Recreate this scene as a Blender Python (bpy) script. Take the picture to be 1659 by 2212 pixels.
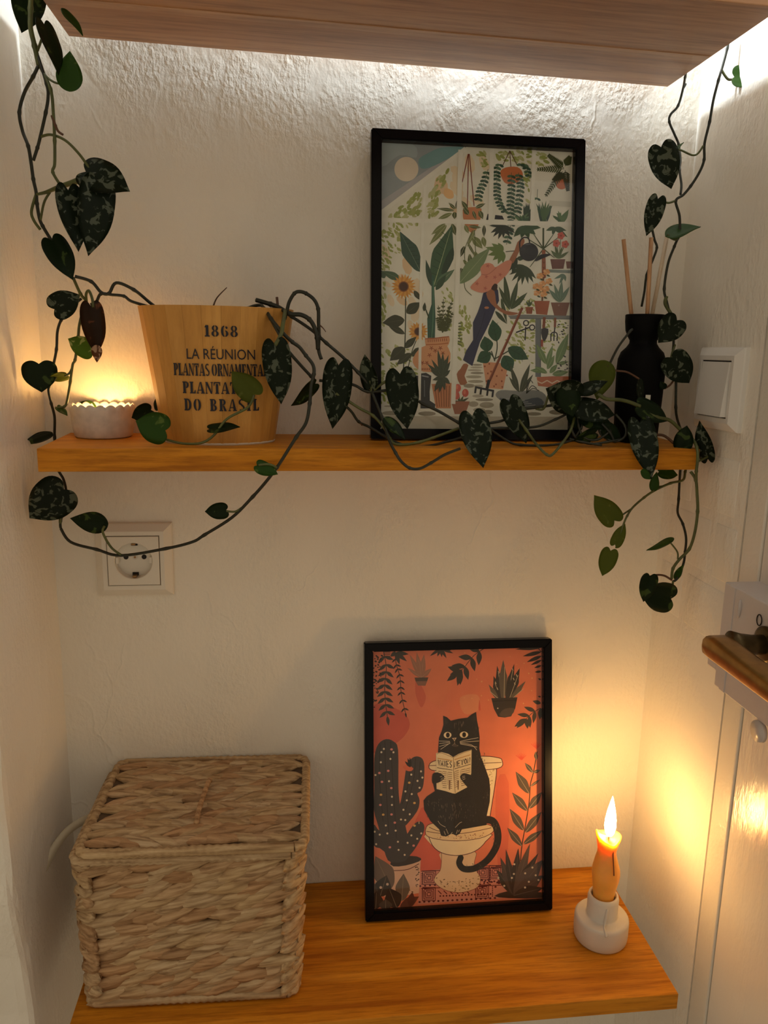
import bpy, bmesh, math, random
from mathutils import Vector, Matrix
from mathutils.geometry import tessellate_polygon
from math import sin, cos, pi, radians, sqrt, exp

for o in list(bpy.data.objects):
    bpy.data.objects.remove(o)
SC = bpy.context.scene
COL = SC.collection

# ------------------------------------------------------------------ camera
F_PX, IW, IH = 1699.0, 1659, 2212
CAM = Vector((0.0, -0.85, 1.50))
_yaw, _pit, _rol = radians(6.8), radians(11.73), radians(1.115)
FWD = Vector((sin(_yaw) * cos(_pit), cos(_yaw) * cos(_pit), -sin(_pit)))
_r0 = Vector((cos(_yaw), -sin(_yaw), 0)); _u0 = _r0.cross(FWD)
RGT = _r0 * cos(_rol) + _u0 * sin(_rol)
UPV = _u0 * cos(_rol) - _r0 * sin(_rol)
cd = bpy.data.cameras.new('camera'); cam = bpy.data.objects.new('camera', cd); COL.objects.link(cam)
m3 = Matrix((RGT, UPV, -FWD)).transposed()
cam.matrix_world = Matrix.Translation(CAM) @ m3.to_4x4()
cd.sensor_fit = 'VERTICAL'; cd.sensor_height = 36.0; cd.lens = F_PX / IH * 36.0
cd.clip_start = 0.01
SC.camera = cam

# ------------------------------------------------------------------ world / exposure / lights
w = bpy.data.worlds.new('room_dusk'); SC.world = w; w.use_nodes = True
w.node_tree.nodes['Background'].inputs[0].default_value = (1.0, 0.805, 0.555, 1)
w.node_tree.nodes['Background'].inputs[1].default_value = 0.44
SC.view_settings.view_transform = 'Standard'
SC.view_settings.look = 'None'
SC.view_settings.gamma = 1.0
SC.view_settings.use_curve_mapping = False
SC.view_settings.exposure = 0.0
CANDLE_L, TEA_L, LAMP_L = 160.0, 200.0, 620.0        # radiance of the two flames and of the lamp globe above the frame

# ------------------------------------------------------------------ helpers
def P(px, py, y):
    """point of the place seen at photo pixel (px, py), on the plane at depth y"""
    d = FWD * F_PX + RGT * (px - (IW - 1) / 2 - .5) - UPV * (py - IH / 2)
    return CAM + d * ((y - CAM.y) / d.y)

def lin(c):
    return tuple(((v / 255) / 12.92 if v <= 10 else (((v / 255) + .055) / 1.055) ** 2.4) for v in c)

def tag(o, label=None, cat=None, group=None, kind=None):
    if label: o['label'] = label
    if cat: o['category'] = cat
    if group: o['group'] = group
    if kind: o['kind'] = kind
    return o

def empty(name, loc, label, cat, group=None, rot=(0, 0, 0)):
    o = bpy.data.objects.new(name, None); COL.objects.link(o)
    o.location = loc; o.rotation_euler = rot; o.empty_display_size = .02
    return tag(o, label, cat, group)

def link(name, me, mat, parent=None, smooth=False):
    o = bpy.data.objects.new(name, me); COL.objects.link(o)
    if mat and not me.materials: me.materials.append(mat)
    if parent: o.parent = parent
    if smooth:
        for p in me.polygons: p.use_smooth = True
    return o

def mesh(name, V, Fc, mat, parent=None, smooth=False, off=None):
    me = bpy.data.meshes.new(name)
    if off is not None: V = [(v[0] - off[0], v[1] - off[1], v[2] - off[2]) for v in V]
    me.from_pydata([tuple(v) for v in V], [], Fc); me.update()
    return link(name, me, mat, parent, smooth)

def bm_link(name, bm, mat, parent=None, smooth=False):
    bmesh.ops.recalc_face_normals(bm, faces=bm.faces)
    me = bpy.data.meshes.new(name); bm.to_mesh(me); bm.free()
    return link(name, me, mat, parent, smooth)

def box(name, lo, hi, mat, parent=None, bev=0, seg=2, smooth=False):
    bm = bmesh.new(); bmesh.ops.create_cube(bm, size=1)
    for v in bm.verts:
        v.co = Vector([(lo[i] + hi[i]) / 2 + v.co[i] * (hi[i] - lo[i]) for i in range(3)])
    if bev: bmesh.ops.bevel(bm, geom=bm.edges[:], offset=bev, segments=seg, profile=.5, affect='EDGES')
    return bm_link(name, bm, mat, parent, smooth)

def crom(pts, n=5, closed=False):
    """Catmull-Rom through pts (tuples of any length)"""
    k = len(pts)
    if k < 3 and not closed: return [tuple(p) for p in pts]
    out = []
    for i in range(k if closed else k - 1):
        g = lambda j: pts[j % k] if closed else pts[max(0, min(k - 1, j))]
        a, b, c, d = g(i - 1), g(i), g(i + 1), g(i + 2)
        for s in range(n):
            t = s / n
            out.append(tuple(.5 * (2 * B + (C - A) * t + (2 * A - 5 * B + 4 * C - D) * t * t + (3 * B - A - 3 * C + D) * t ** 3)
                             for A, B, C, D in zip(a, b, c, d)))
    if not closed: out.append(tuple(pts[-1]))
    return out

def tube_data(pts, rad, n=7, cap=True):
    pts = [Vector(p) for p in pts]; V, Fc = [], []
    if not hasattr(rad, '__len__'): rad = [rad] * len(pts)
    up = None
    for i, p in enumerate(pts):
        t = (pts[min(i + 1, len(pts) - 1)] - pts[max(i - 1, 0)]).normalized()
        if up is None:
            up = Vector((0, 0, 1)) if abs(t.z) < .9 else Vector((0, 1, 0))
        s = t.cross(up).normalized(); up = s.cross(t).normalized()
        for k in range(n):
            a = 2 * pi * k / n
            V.append(p + (s * cos(a) + up * sin(a)) * rad[i])
    for i in range(len(pts) - 1):
        for k in range(n):
            Fc.append((i * n + k, i * n + (k + 1) % n, (i + 1) * n + (k + 1) % n, (i + 1) * n + k))
    if cap:
        Fc.append(tuple(range(n))[::-1]); Fc.append(tuple((len(pts) - 1) * n + k for k in range(n)))
    return V, Fc

def tube(name, pts, rad, mat, parent=None, n=7, off=None):
    V, Fc = tube_data(pts, rad, n)
    return mesh(name, V, Fc, mat, parent, True, off)

def lathe(name, prof, mat, parent=None, n=40, c=(0, 0, 0), smooth=True, fn=None, ax=(1, 1)):
    V, Fc = [], []
    for i, (r, z) in enumerate(prof):
        for k in range(n):
            a = 2 * pi * k / n
            rr, zz = fn(i, a, r, z) if fn else (r, z)
            V.append((c[0] + rr * cos(a) * ax[0], c[1] + rr * sin(a) * ax[1], c[2] + zz))
    for i in range(len(prof) - 1):
        for k in range(n):
            Fc.append((i * n + k, i * n + (k + 1) % n, (i + 1) * n + (k + 1) % n, (i + 1) * n + k))
    if prof[0][0] > 1e-6: Fc.append(tuple(range(n))[::-1])
    if prof[-1][0] > 1e-6: Fc.append(tuple((len(prof) - 1) * n + k for k in range(n)))
    return mesh(name, V, Fc, mat, parent, smooth)

# ------------------------------------------------------------------ materials
def nt(name):
    m = bpy.data.materials.new(name); m.use_nodes = True
    t = m.node_tree; b = t.nodes['Principled BSDF']
    return m, t, b, (lambda k, **kw: _node(t, k, kw))

def _node(t, k, kw):
    n = t.nodes.new('ShaderNode' + k)
    for a, v in kw.items():
        if a.startswith('i_'):
            n.inputs[a[2:].replace('_', ' ')].default_value = v
        else: setattr(n, a, v)
    return n

def ramp(t, fac, stops):
    r = t.nodes.new('ShaderNodeValToRGB'); e = r.color_ramp.elements
    while len(e) < len(stops): e.new(.5)
    for i, (p, c) in enumerate(stops):
        e[i].position = p; e[i].color = (*c, 1) if len(c) == 3 else c
    t.links.new(fac, r.inputs[0]); return r

def plain(name, col, rough=.5, metal=0, spec=.5, var=0, scale=60, bump=0, bscale=200, emit=None, estr=0, sss=0, ssr=None, coat=0):
    m, t, b, N = nt(name)
    b.inputs['Base Color'].default_value = (*col, 1); b.inputs['Roughness'].default_value = rough
    b.inputs['Metallic'].default_value = metal; b.inputs['Specular IOR Level'].default_value = spec
    b.inputs['Coat Weight'].default_value = coat
    tc = N('TexCoord')
    if var:
        n = N('TexNoise', i_Scale=scale, i_Detail=4.0); t.links.new(tc.outputs['Object'], n.inputs['Vector'])
        r = ramp(t, n.outputs['Fac'], [(.3, tuple(c * (1 - var) for c in col)), (.7, tuple(min(1, c * (1 + var)) for c in col))])
        t.links.new(r.outputs[0], b.inputs['Base Color'])
    if bump:
        n = N('TexNoise', i_Scale=bscale, i_Detail=4.0); t.links.new(tc.outputs['Object'], n.inputs['Vector'])
        bp = N('Bump', i_Strength=bump, i_Distance=.002); t.links.new(n.outputs['Fac'], bp.inputs['Height'])
        t.links.new(bp.outputs[0], b.inputs['Normal'])
    if emit:
        b.inputs['Emission Color'].default_value = (*emit, 1); b.inputs['Emission Strength'].default_value = estr
    if sss:
        b.inputs['Subsurface Weight'].default_value = sss; b.inputs['Subsurface Radius'].default_value = ssr or (1, .4, .15)
        b.inputs['Subsurface Scale'].default_value = .018
    return m

def plaster(name, col, fine=.5, broad=.6, rough=.55, spec=.35, scale=1.0, streak=1.0, ridge=0):
    m, t, b, N = nt(name)
    tc = N('TexCoord'); mp = N('Mapping'); mp.inputs['Scale'].default_value = (1, 1, streak)
    t.links.new(tc.outputs['Object'], mp.inputs[0])
    n1 = N('TexNoise', i_Scale=210 * scale, i_Detail=3.0, i_Roughness=.55); n2 = N('TexNoise', i_Scale=17 * scale, i_Detail=3.0, i_Distortion=.5)
    n3 = N('TexNoise', i_Scale=6.0, i_Detail=3.0); vo = N('TexNoise', i_Scale=60 * scale, i_Detail=2.0)
    for n in (n1, n2, n3, vo): t.links.new(mp.outputs[0], n.inputs['Vector'])
    r = ramp(t, n3.outputs['Fac'], [(.3, tuple(c * .95 for c in col)), (.7, tuple(min(1, c * 1.04) for c in col))])
    t.links.new(r.outputs[0], b.inputs['Base Color'])
    b.inputs['Roughness'].default_value = rough; b.inputs['Specular IOR Level'].default_value = spec
    # patches of rough trowelling: fine relief is stronger in some places
    pr = ramp(t, n2.outputs['Fac'], [(.40, (.22, .22, .22)), (.62, (1, 1, 1))])
    mx = N('Math', operation='MULTIPLY'); t.links.new(n1.outputs['Fac'], mx.inputs[0]); t.links.new(pr.outputs[0], mx.inputs[1])
    b1 = N('Bump', i_Strength=fine, i_Distance=.0022); t.links.new(mx.outputs[0], b1.inputs['Height'])
    b2 = N('Bump', i_Strength=broad, i_Distance=.004); t.links.new(n2.outputs['Fac'], b2.inputs['Height'])
    b3 = N('Bump', i_Strength=broad, i_Distance=.0016); t.links.new(vo.outputs['Fac'], b3.inputs['Height'])
    t.links.new(b1.outputs[0], b3.inputs['Normal']); t.links.new(b3.outputs[0], b2.inputs['Normal'])
    out = b2.outputs[0]
    if ridge:
        wn = N('TexNoise', i_Scale=14.0, i_Detail=3.0); t.links.new(mp.outputs[0], wn.inputs['Vector'])
        ad = N('VectorMath', operation='MULTIPLY_ADD'); ad.inputs[1].default_value = (.12, .12, .12)
        t.links.new(wn.outputs['Color'], ad.inputs[0]); t.links.new(mp.outputs[0], ad.inputs[2])
        ve = N('TexVoronoi', i_Scale=8.0); ve.feature = 'DISTANCE_TO_EDGE'; t.links.new(ad.outputs[0], ve.inputs['Vector'])
        rr = ramp(t, ve.outputs['Distance'], [(0, (1, 1, 1)), (.022, (0, 0, 0))])
        mk = ramp(t, n3.outputs['Fac'], [(.50, (0, 0, 0)), (.60, (1, 1, 1))])
        m2 = N('Math', operation='MULTIPLY'); t.links.new(rr.outputs[0], m2.inputs[0]); t.links.new(mk.outputs[0], m2.inputs[1])
        b4 = N('Bump', i_Strength=ridge, i_Distance=.0012); t.links.new(m2.outputs[0], b4.inputs['Height']); t.links.new(out, b4.inputs['Normal']); out = b4.outputs[0]
    t.links.new(out, b.inputs['Normal'])
    return m

def wood(name, dark, mid, light, axis='X', rough=.42, scale=1.0, rnd=False, bump=.15, spec=.4, weak=.8, vr=(.82, 1.16)):
    m, t, b, N = nt(name)
    tc = N('TexCoord'); mp = N('Mapping')
    s = {'X': (2.2, 34, 34), 'Z': (34, 34, 2.2), 'Y': (34, 2.2, 34)}[axis]
    mp.inputs['Scale'].default_value = tuple(v * scale for v in s)
    t.links.new(tc.outputs['Object'], mp.inputs[0])
    src = mp.outputs[0]
    if rnd:
        oi = N('ObjectInfo'); ad = N('VectorMath', operation='ADD'); sc = N('Math', operation='MULTIPLY'); sc.inputs[1].default_value = 50
        t.links.new(oi.outputs['Random'], sc.inputs[0]); t.links.new(src, ad.inputs[0]); t.links.new(sc.outputs[0], ad.inputs[1]); src = ad.outputs[0]
    n = N('TexNoise', i_Scale=1.2, i_Detail=6.0, i_Roughness=.6, i_Distortion=.8); n2 = N('TexNoise', i_Scale=7.0, i_Detail=4.0, i_Roughness=.7)
    t.links.new(src, n.inputs['Vector']); t.links.new(src, n2.inputs['Vector'])
    r = ramp(t, n.outputs['Fac'], [(.28, dark), (.5, mid), (.72, light)])
    r2 = ramp(t, n2.outputs['Fac'], [(.36, (.62, .55, .5)), (.55, (1, 1, 1))])
    mx = N('Mix', data_type='RGBA', blend_type='MULTIPLY'); mx.inputs[0].default_value = weak
    t.links.new(r.outputs[0], mx.inputs[6]); t.links.new(r2.outputs[0], mx.inputs[7])
    out = mx.outputs[2]
    if rnd:
        hs = N('HueSaturation'); ma = N('MapRange'); ma.inputs[3].default_value = vr[0]; ma.inputs[4].default_value = vr[1]
        t.links.new(oi.outputs['Random'], ma.inputs[0]); t.links.new(ma.outputs[0], hs.inputs['Value']); t.links.new(out, hs.inputs['Color']); out = hs.outputs[0]
    t.links.new(out, b.inputs['Base Color'])
    b.inputs['Roughness'].default_value = rough; b.inputs['Specular IOR Level'].default_value = spec
    bp = N('Bump', i_Strength=bump, i_Distance=.0006); t.links.new(n2.outputs['Fac'], bp.inputs['Height']); t.links.new(bp.outputs[0], b.inputs['Normal'])
    return m

def leafmat(name, base, spot, lo, hi, trans, under, rough=.42, scale=95):
    m, t, b, N = nt(name)
    tc = N('TexCoord'); oi = N('ObjectInfo'); sc = N('Math', operation='MULTIPLY'); sc.inputs[1].default_value = 31
    ad = N('VectorMath', operation='ADD')
    t.links.new(oi.outputs['Random'], sc.inputs[0]); t.links.new(tc.outputs['Object'], ad.inputs[0]); t.links.new(sc.outputs[0], ad.inputs[1])
    n = N('TexNoise', i_Scale=scale, i_Detail=2.5, i_Distortion=.7); t.links.new(ad.outputs[0], n.inputs['Vector'])
    r = ramp(t, n.outputs['Fac'], [(lo, base), (hi, spot)])
    t.links.new(r.outputs[0], b.inputs['Base Color'])
    b.inputs['Roughness'].default_value = rough; b.inputs['Specular IOR Level'].default_value = .14
    tr = N('BsdfTranslucent'); tr.inputs[0].default_value = (*under, 1)
    mx = N('MixShader'); mx.inputs[0].default_value = trans
    t.links.new(b.outputs[0], mx.inputs[1]); t.links.new(tr.outputs[0], mx.inputs[2])
    t.links.new(mx.outputs[0], t.nodes['Material Output'].inputs[0])
    return m

def emis(name, stops, strength, axis_z=True):
    m = bpy.data.materials.new(name); m.use_nodes = True; t = m.node_tree; t.nodes.clear()
    o = t.nodes.new('ShaderNodeOutputMaterial'); e = t.nodes.new('ShaderNodeEmission')
    tc = t.nodes.new('ShaderNodeTexCoord'); sx = t.nodes.new('ShaderNodeSeparateXYZ')
    t.links.new(tc.outputs['Generated'], sx.inputs[0])
    r = ramp(t, sx.outputs['Z'], stops); t.links.new(r.outputs[0], e.inputs[0]); e.inputs[1].default_value = strength
    t.links.new(e.outputs[0], o.inputs[0]); return m

WHITE = (.88, .845, .77)
M = {}
M['wall'] = plaster('plaster_back', WHITE, .85, .2, streak=.65, rough=.8, spec=.12, ridge=.5)
M['wall_side'] = plaster('plaster_side', WHITE, .8, .3, streak=.65, rough=.42, spec=.45)
M['door'] = plaster('gloss_door_paint', (.74, .70, .66), .35, .25, rough=.22, spec=.6, scale=.9, streak=.25)
M['jamb'] = plaster('jamb_paint', (.76, .72, .65), .3, .3, rough=.35, spec=.5)
M['floor'] = plain('floor_tile', (.35, .32, .28), .4, var=.1)
M['ceil'] = plain('ceiling_paint', (.78, .76, .72), .8)
M['shelf'] = wood('oak_shelf', (.40, .125, .006), (.63, .24, .013), (.74, .32, .03), 'X', .5, spec=.2)
M['shelf_top'] = wood('oak_shelf_top', (.36, .17, .075), (.47, .24, .11), (.56, .31, .15), 'X', .45, scale=.6, bump=.08)
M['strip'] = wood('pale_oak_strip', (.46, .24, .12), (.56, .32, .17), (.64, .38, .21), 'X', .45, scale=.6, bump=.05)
M['stave'] = wood('pale_pine_stave', (.50, .235, .045), (.60, .295, .062), (.67, .35, .085), 'Z', .5, scale=.6, rnd=True, bump=.06, weak=.35, vr=(.95, 1.05))
M['reed'] = wood('reed_wood', (.45, .22, .10), (.62, .36, .19), (.7, .45, .26), 'Z', .6, scale=3)
M['reed_pale'] = wood('pale_reed_wood', (.6, .45, .3), (.72, .58, .42), (.78, .66, .5), 'Z', .6, scale=3)
M['black_frame'] = plain('black_frame_paint', (.003, .003, .005), .25, spec=.16)
M['matt_black'] = plain('matt_black_ceramic', (.002, .002, .0022), .6, spec=.10)
M['ink'] = plain('dark_ink', (.008, .010, .022), .6)
M['plastic'] = plain('white_plastic', (.80, .77, .70), .3, spec=.5)
M['switch'] = plain('switch_plastic', (.76, .75, .73), .28, spec=.5)
M['dark'] = plain('dark_hole', (.01, .008, .008), .7)
M['brown_metal'] = plain('earth_clip_metal', (.30, .17, .07), .35, metal=.8)
M['seam'] = plain('seam_shadow', (.10, .05, .03), .8)
M['brass'] = plain('old_brass', (.36, .20, .055), .3, metal=.85, var=.25, scale=70)
M['dark_brass'] = plain('tarnished_brass', (.10, .07, .03), .35, metal=.8, var=.3, scale=90)
M['lockpaint'] = plain('grey_lilac_lock_paint', (.60, .55, .54), .3, spec=.5, bump=.25, bscale=60)
M['ceramic'] = plain('white_stoneware', (.70, .66, .60), .45, var=.05, scale=40)
M['ceramic_cup'] = plain('speckled_white_ceramic', (.68, .63, .58), .5, var=.12, scale=120)
M['wax'] = plain('amber_wax', (.86, .43, .075), .38, var=.08, scale=50, sss=.8, ssr=(1, .62, .22))
M['wax_white'] = plain('tea_wax', (.85, .8, .66), .4, sss=.4)
M['alu'] = plain('tealight_foil', (.7, .68, .62), .3, metal=.9)
M['wick'] = plain('burnt_wick', (.02, .015, .02), .9)
M['soil'] = plain('potting_soil', (.03, .02, .012), .95, bump=.8, bscale=120)
M['cord'] = plain('cream_cord', (.62, .56, .42), .5)
M['stem'] = plain('dark_vine_stem', (.014, .017, .008), .5, var=.3, scale=60)
M['stem_green'] = plain('green_vine_stem', (.085, .10, .025), .45, var=.25, scale=60)
M['stem_brown'] = plain('brown_vine_stem', (.10, .045, .022), .6, var=.3, scale=60)
M['leaf'] = leafmat('silvered_dark_leaf', (.006, .012, .005), (.095, .115, .08), .56, .60, .06, (.10, .17, .02), scale=150)
M['leaf_dark'] = leafmat('dark_green_leaf', (.007, .017, .005), (.05, .085, .02), .60, .64, .10, (.10, .18, .02))
M['leaf_mid'] = leafmat('mid_green_leaf', (.03, .08, .012), (.12, .19, .04), .62, .66, .22, (.16, .30, .03))
M['leaf_olive'] = leafmat('pale_olive_leaf', (.10, .13, .02), (.20, .24, .06), .66, .7, .40, (.34, .40, .05))
M['leaf_lime'] = leafmat('lime_spotted_leaf', (.07, .15, .015), (.42, .46, .16), .6, .63, .30, (.28, .42, .04), scale=130)
M['leaf_brown'] = leafmat('withered_leaf', (.022, .012, .006), (.14, .05, .02), .58, .66, .1, (.2, .1, .03))
M['leaf_tip'] = leafmat('dry_leaf_tip', (.10, .04, .02), (.45, .33, .22), .52, .58, .15, (.4, .2, .08), scale=200)

def straw():
    m, t, b, N = nt('water_hyacinth_straw')
    tc = N('TexCoord'); mp = N('Mapping'); mp.inputs['Scale'].default_value = (22, 260, 260); oi = N('ObjectInfo')
    ad = N('VectorMath', operation='ADD'); sc = N('Math', operation='MULTIPLY'); sc.inputs[1].default_value = 77
    t.links.new(oi.outputs['Random'], sc.inputs[0]); t.links.new(tc.outputs['Object'], mp.inputs[0])
    t.links.new(mp.outputs[0], ad.inputs[0]); t.links.new(sc.outputs[0], ad.inputs[1])
    n = N('TexNoise', i_Scale=1.0, i_Detail=4.0); t.links.new(ad.outputs[0], n.inputs['Vector'])
    r = ramp(t, n.outputs['Fac'], [(.3, (.25, .155, .08)), (.5, (.47, .33, .19)), (.72, (.64, .49, .31))])
    r2 = ramp(t, oi.outputs['Random'], [(0, (.72, .62, .55)), (.12, (.95, .78, .66)), (.5, (1, 1, 1)), (1, (1, .95, .85))])
    mx = N('Mix', data_type='RGBA', blend_type='MULTIPLY'); mx.inputs[0].default_value = 1
    t.links.new(r.outputs[0], mx.inputs[6]); t.links.new(r2.outputs[0], mx.inputs[7])
    t.links.new(mx.outputs[2], b.inputs['Base Color']); b.inputs['Roughness'].default_value = .7; b.inputs['Specular IOR Level'].default_value = .25
    bp = N('Bump', i_Strength=.45, i_Distance=.001); t.links.new(n.outputs['Fac'], bp.inputs['Height']); t.links.new(bp.outputs[0], b.inputs['Normal'])
    return m
M['straw'] = straw()
M['straw_dark'] = plain('basket_core', (.09, .055, .03), .9, var=.3, scale=80)

def printmat():
    m, t, b, N = nt('art_print')
    a = N('VertexColor', layer_name='ink'); tc = N('TexCoord'); n = N('TexNoise', i_Scale=45.0, i_Detail=5.0)
    t.links.new(tc.outputs['Object'], n.inputs['Vector'])
    r = ramp(t, n.outputs['Fac'], [(.3, (.90, .89, .88)), (.7, (1, 1, 1))])
    mx = N('Mix', data_type='RGBA', blend_type='MULTIPLY'); mx.inputs[0].default_value = 1
    t.links.new(a.outputs[0], mx.inputs[6]); t.links.new(r.outputs[0], mx.inputs[7]); t.links.new(mx.outputs[2], b.inputs['Base Color'])
    b.inputs['Roughness'].default_value = .7; b.inputs['Specular IOR Level'].default_value = .2
    return m
M['print'] = printmat()

def glass():
    m = bpy.data.materials.new('picture_glazing'); m.use_nodes = True; t = m.node_tree; t.nodes.clear()
    o = t.nodes.new('ShaderNodeOutputMaterial'); g = t.nodes.new('ShaderNodeBsdfGlossy'); tr = t.nodes.new('ShaderNodeBsdfTransparent')
    g.inputs['Roughness'].default_value = .04
    lw = t.nodes.new('ShaderNodeLayerWeight'); lw.inputs[0].default_value = .5
    pw = t.nodes.new('ShaderNodeMath'); pw.operation = 'POWER'; pw.inputs[1].default_value = 5
    f = t.nodes.new('ShaderNodeMath'); f.operation = 'MULTIPLY_ADD'; f.inputs[1].default_value = .96; f.inputs[2].default_value = .025
    t.links.new(lw.outputs['Facing'], pw.inputs[0]); t.links.new(pw.outputs[0], f.inputs[0])
    mx = t.nodes.new('ShaderNodeMixShader'); t.links.new(f.outputs[0], mx.inputs[0]); t.links.new(tr.outputs[0], mx.inputs[1])
    t.links.new(g.outputs[0], mx.inputs[2]); t.links.new(mx.outputs[0], o.inputs[0]); return m
M['glass'] = glass()

# ------------------------------------------------------------------ the niche
XL, XR, ZM, ZB = -.2532, .4255, 1.4083, .8613
def S(o): o['kind'] = 'structure'; return o
S(box('wall_back', (-1.2, 0, 0), (1.2, .1, 2.45), M['wall']))
S(box('floor', (-1.2, -1.3, -.05), (1.2, .1, 0), M['floor']))
S(box('ceiling', (-1.2, -1.3, 2.45), (1.2, .1, 2.5), M['ceil']))
# left cheek of the niche with a bulging, rough arris that swells towards the bottom
def left_pier():
    prof = [(0, -.17), (.80, -.164), (.86, -.166), (.93, -.174), (.975, -.186), (1.0, -.190), (1.12, -.192), (1.5, -.193), (2.45, -.193)]
    V, Fc = [], []
    rng = random.Random(4)
    cs = []
    zy = []
    for (z0, y0), (z1, y1) in zip(prof, prof[1:]):
        m = max(1, int((z1 - z0) / .03))
        zy += [(z0 + (z1 - z0) * k / m, y0 + (y1 - y0) * (k / m)) for k in range(m)]
    zy.append(prof[-1])
    for z, y in zy:
        j = rng.uniform(-.0012, .0012)
        cs.append([(XL, 0.0, z), (XL, y * .5, z), (XL, y + .012, z), (XL - .0012 + j, y + .005, z), (XL - .005, y + .0012 + j, z), (XL - .013, y, z),
                   (XL - .3, y - .004, z), (-1.2, y - .01, z), (-1.2, 0.0, z)])
    n = len(cs[0])
    for c in cs: V += c
    for i in range(len(cs) - 1):
        for k in range(n):
            Fc.append((i * n + k, i * n + (k + 1) % n, (i + 1) * n + (k + 1) % n, (i + 1) * n + k))
    Fc.append(tuple(range(n))); Fc.append(tuple((len(cs) - 1) * n + k for k in range(n))[::-1])
    o = mesh('wall_left', V, Fc, M['wall_side']); return S(o)
left_pier()
wr = S(box('wall_right', (XR, -.1655, 0), (XR + .12, 0, 2.45), M['wall_side']))
# bricks that show through the paint beside the light switch
rng = random.Random(11)
bz = 1.402
for row in range(3):
    h = .058; z1 = bz - row * .066; z0 = z1 - h
    cuts = [(-.150, -.072), (-.064, -.012)] if row % 2 == 0 else [(-.158, -.118), (-.110, -.020)]
    for a, b2 in cuts:
        box('brick', (XR - .0003 - rng.uniform(0, .0004), a, z0), (XR + .01, b2, z1), M['wall_side'], wr, bev=.0028, seg=3, smooth=True)
tr1 = S(box('trim_1', (XR - .0008, -.1985, 0), (XR + .12, -.1685, 2.45), M['jamb'], bev=.0015))
door = S(box('door_1', (XR + .0008, -.95, .01), (XR + .042, -.1993, 2.2), M['door'], bev=.0015))
S(box('wall_front', (XR + .0008, -1.3, 0), (XR + .12, -.953, 2.45), M['wall_side']))

# ------------------------------------------------------------------ wall lamp above the frame (the cool light behind the top shelf)
lamp = empty('wall_lamp', (.20, 0, 2.00), 'small globe wall lamp fixed above the top shelf', 'lamp')
lathe('mount', [(.0, 0), (.028, 0), (.03, .003), (.03, .008), (.012, .011), (.009, .03), (0, .03)], M['plastic'], lamp, 24).rotation_euler = (pi / 2, 0, 0)
lathe('globe', [(0, -.020)] + [(.020 * cos(a), .020 * sin(a)) for a in [pi * (k / 12 - .5) for k in range(1, 12)]] + [(0, .020)],
      emis('lamp_glow', [(0, (.86, .95, 1)), (1, (.86, .95, 1))], LAMP_L), lamp, 24, (0, -.050, 0))

# ------------------------------------------------------------------ shelves
ts = box('wall_shelf', (-.294, -.097, -.0125), (.294, .097, .0125), M['shelf_top'], bev=.0008)
ts.location = (.0895, -.110, 1.7858); ts.rotation_euler = (0, radians(1.18), 0)
tag(ts, 'wide brown oak shelf board at the very top, seen from below', 'shelf', 'oak wall shelves')
bx_ = box('pale_strip', (-.2925, .009, -.0131), (.2925, .0222, -.0120), M['strip'], ts)  # thin strip of paler oak colour running along the underside
V = [(-.2229, -.1318, 0), (.4030, -.1130, 0), (.4095, -.0008, 0), (-.2289, -.0008, 0)]
bm = bmesh.new(); vs = [bm.verts.new((x, y, ZM - .0208)) for x, y, z in V] + [bm.verts.new((x, y, ZM)) for x, y, z in V]
for f in [(3, 2, 1, 0), (4, 5, 6, 7), (0, 1, 5, 4), (1, 2, 6, 5), (2, 3, 7, 6), (3, 0, 4, 7)]: bm.faces.new([vs[i] for i in f])
bmesh.ops.bevel(bm, geom=bm.edges[:], offset=.0006, segments=1, affect='EDGES')
ms = bm_link('wall_shelf', bm, M['shelf'])
tag(ms, 'narrow orange-brown oak shelf in the middle carrying the wooden planter', 'shelf', 'oak wall shelves')
bs = box('wall_shelf', (-.2140, -.2047, ZB - .018), (.3893, -.0008, ZB), M['shelf'], bev=.0008)
tag(bs, 'deep honey oak shelf at the bottom under the basket and candle', 'shelf', 'oak wall shelves')

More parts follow.
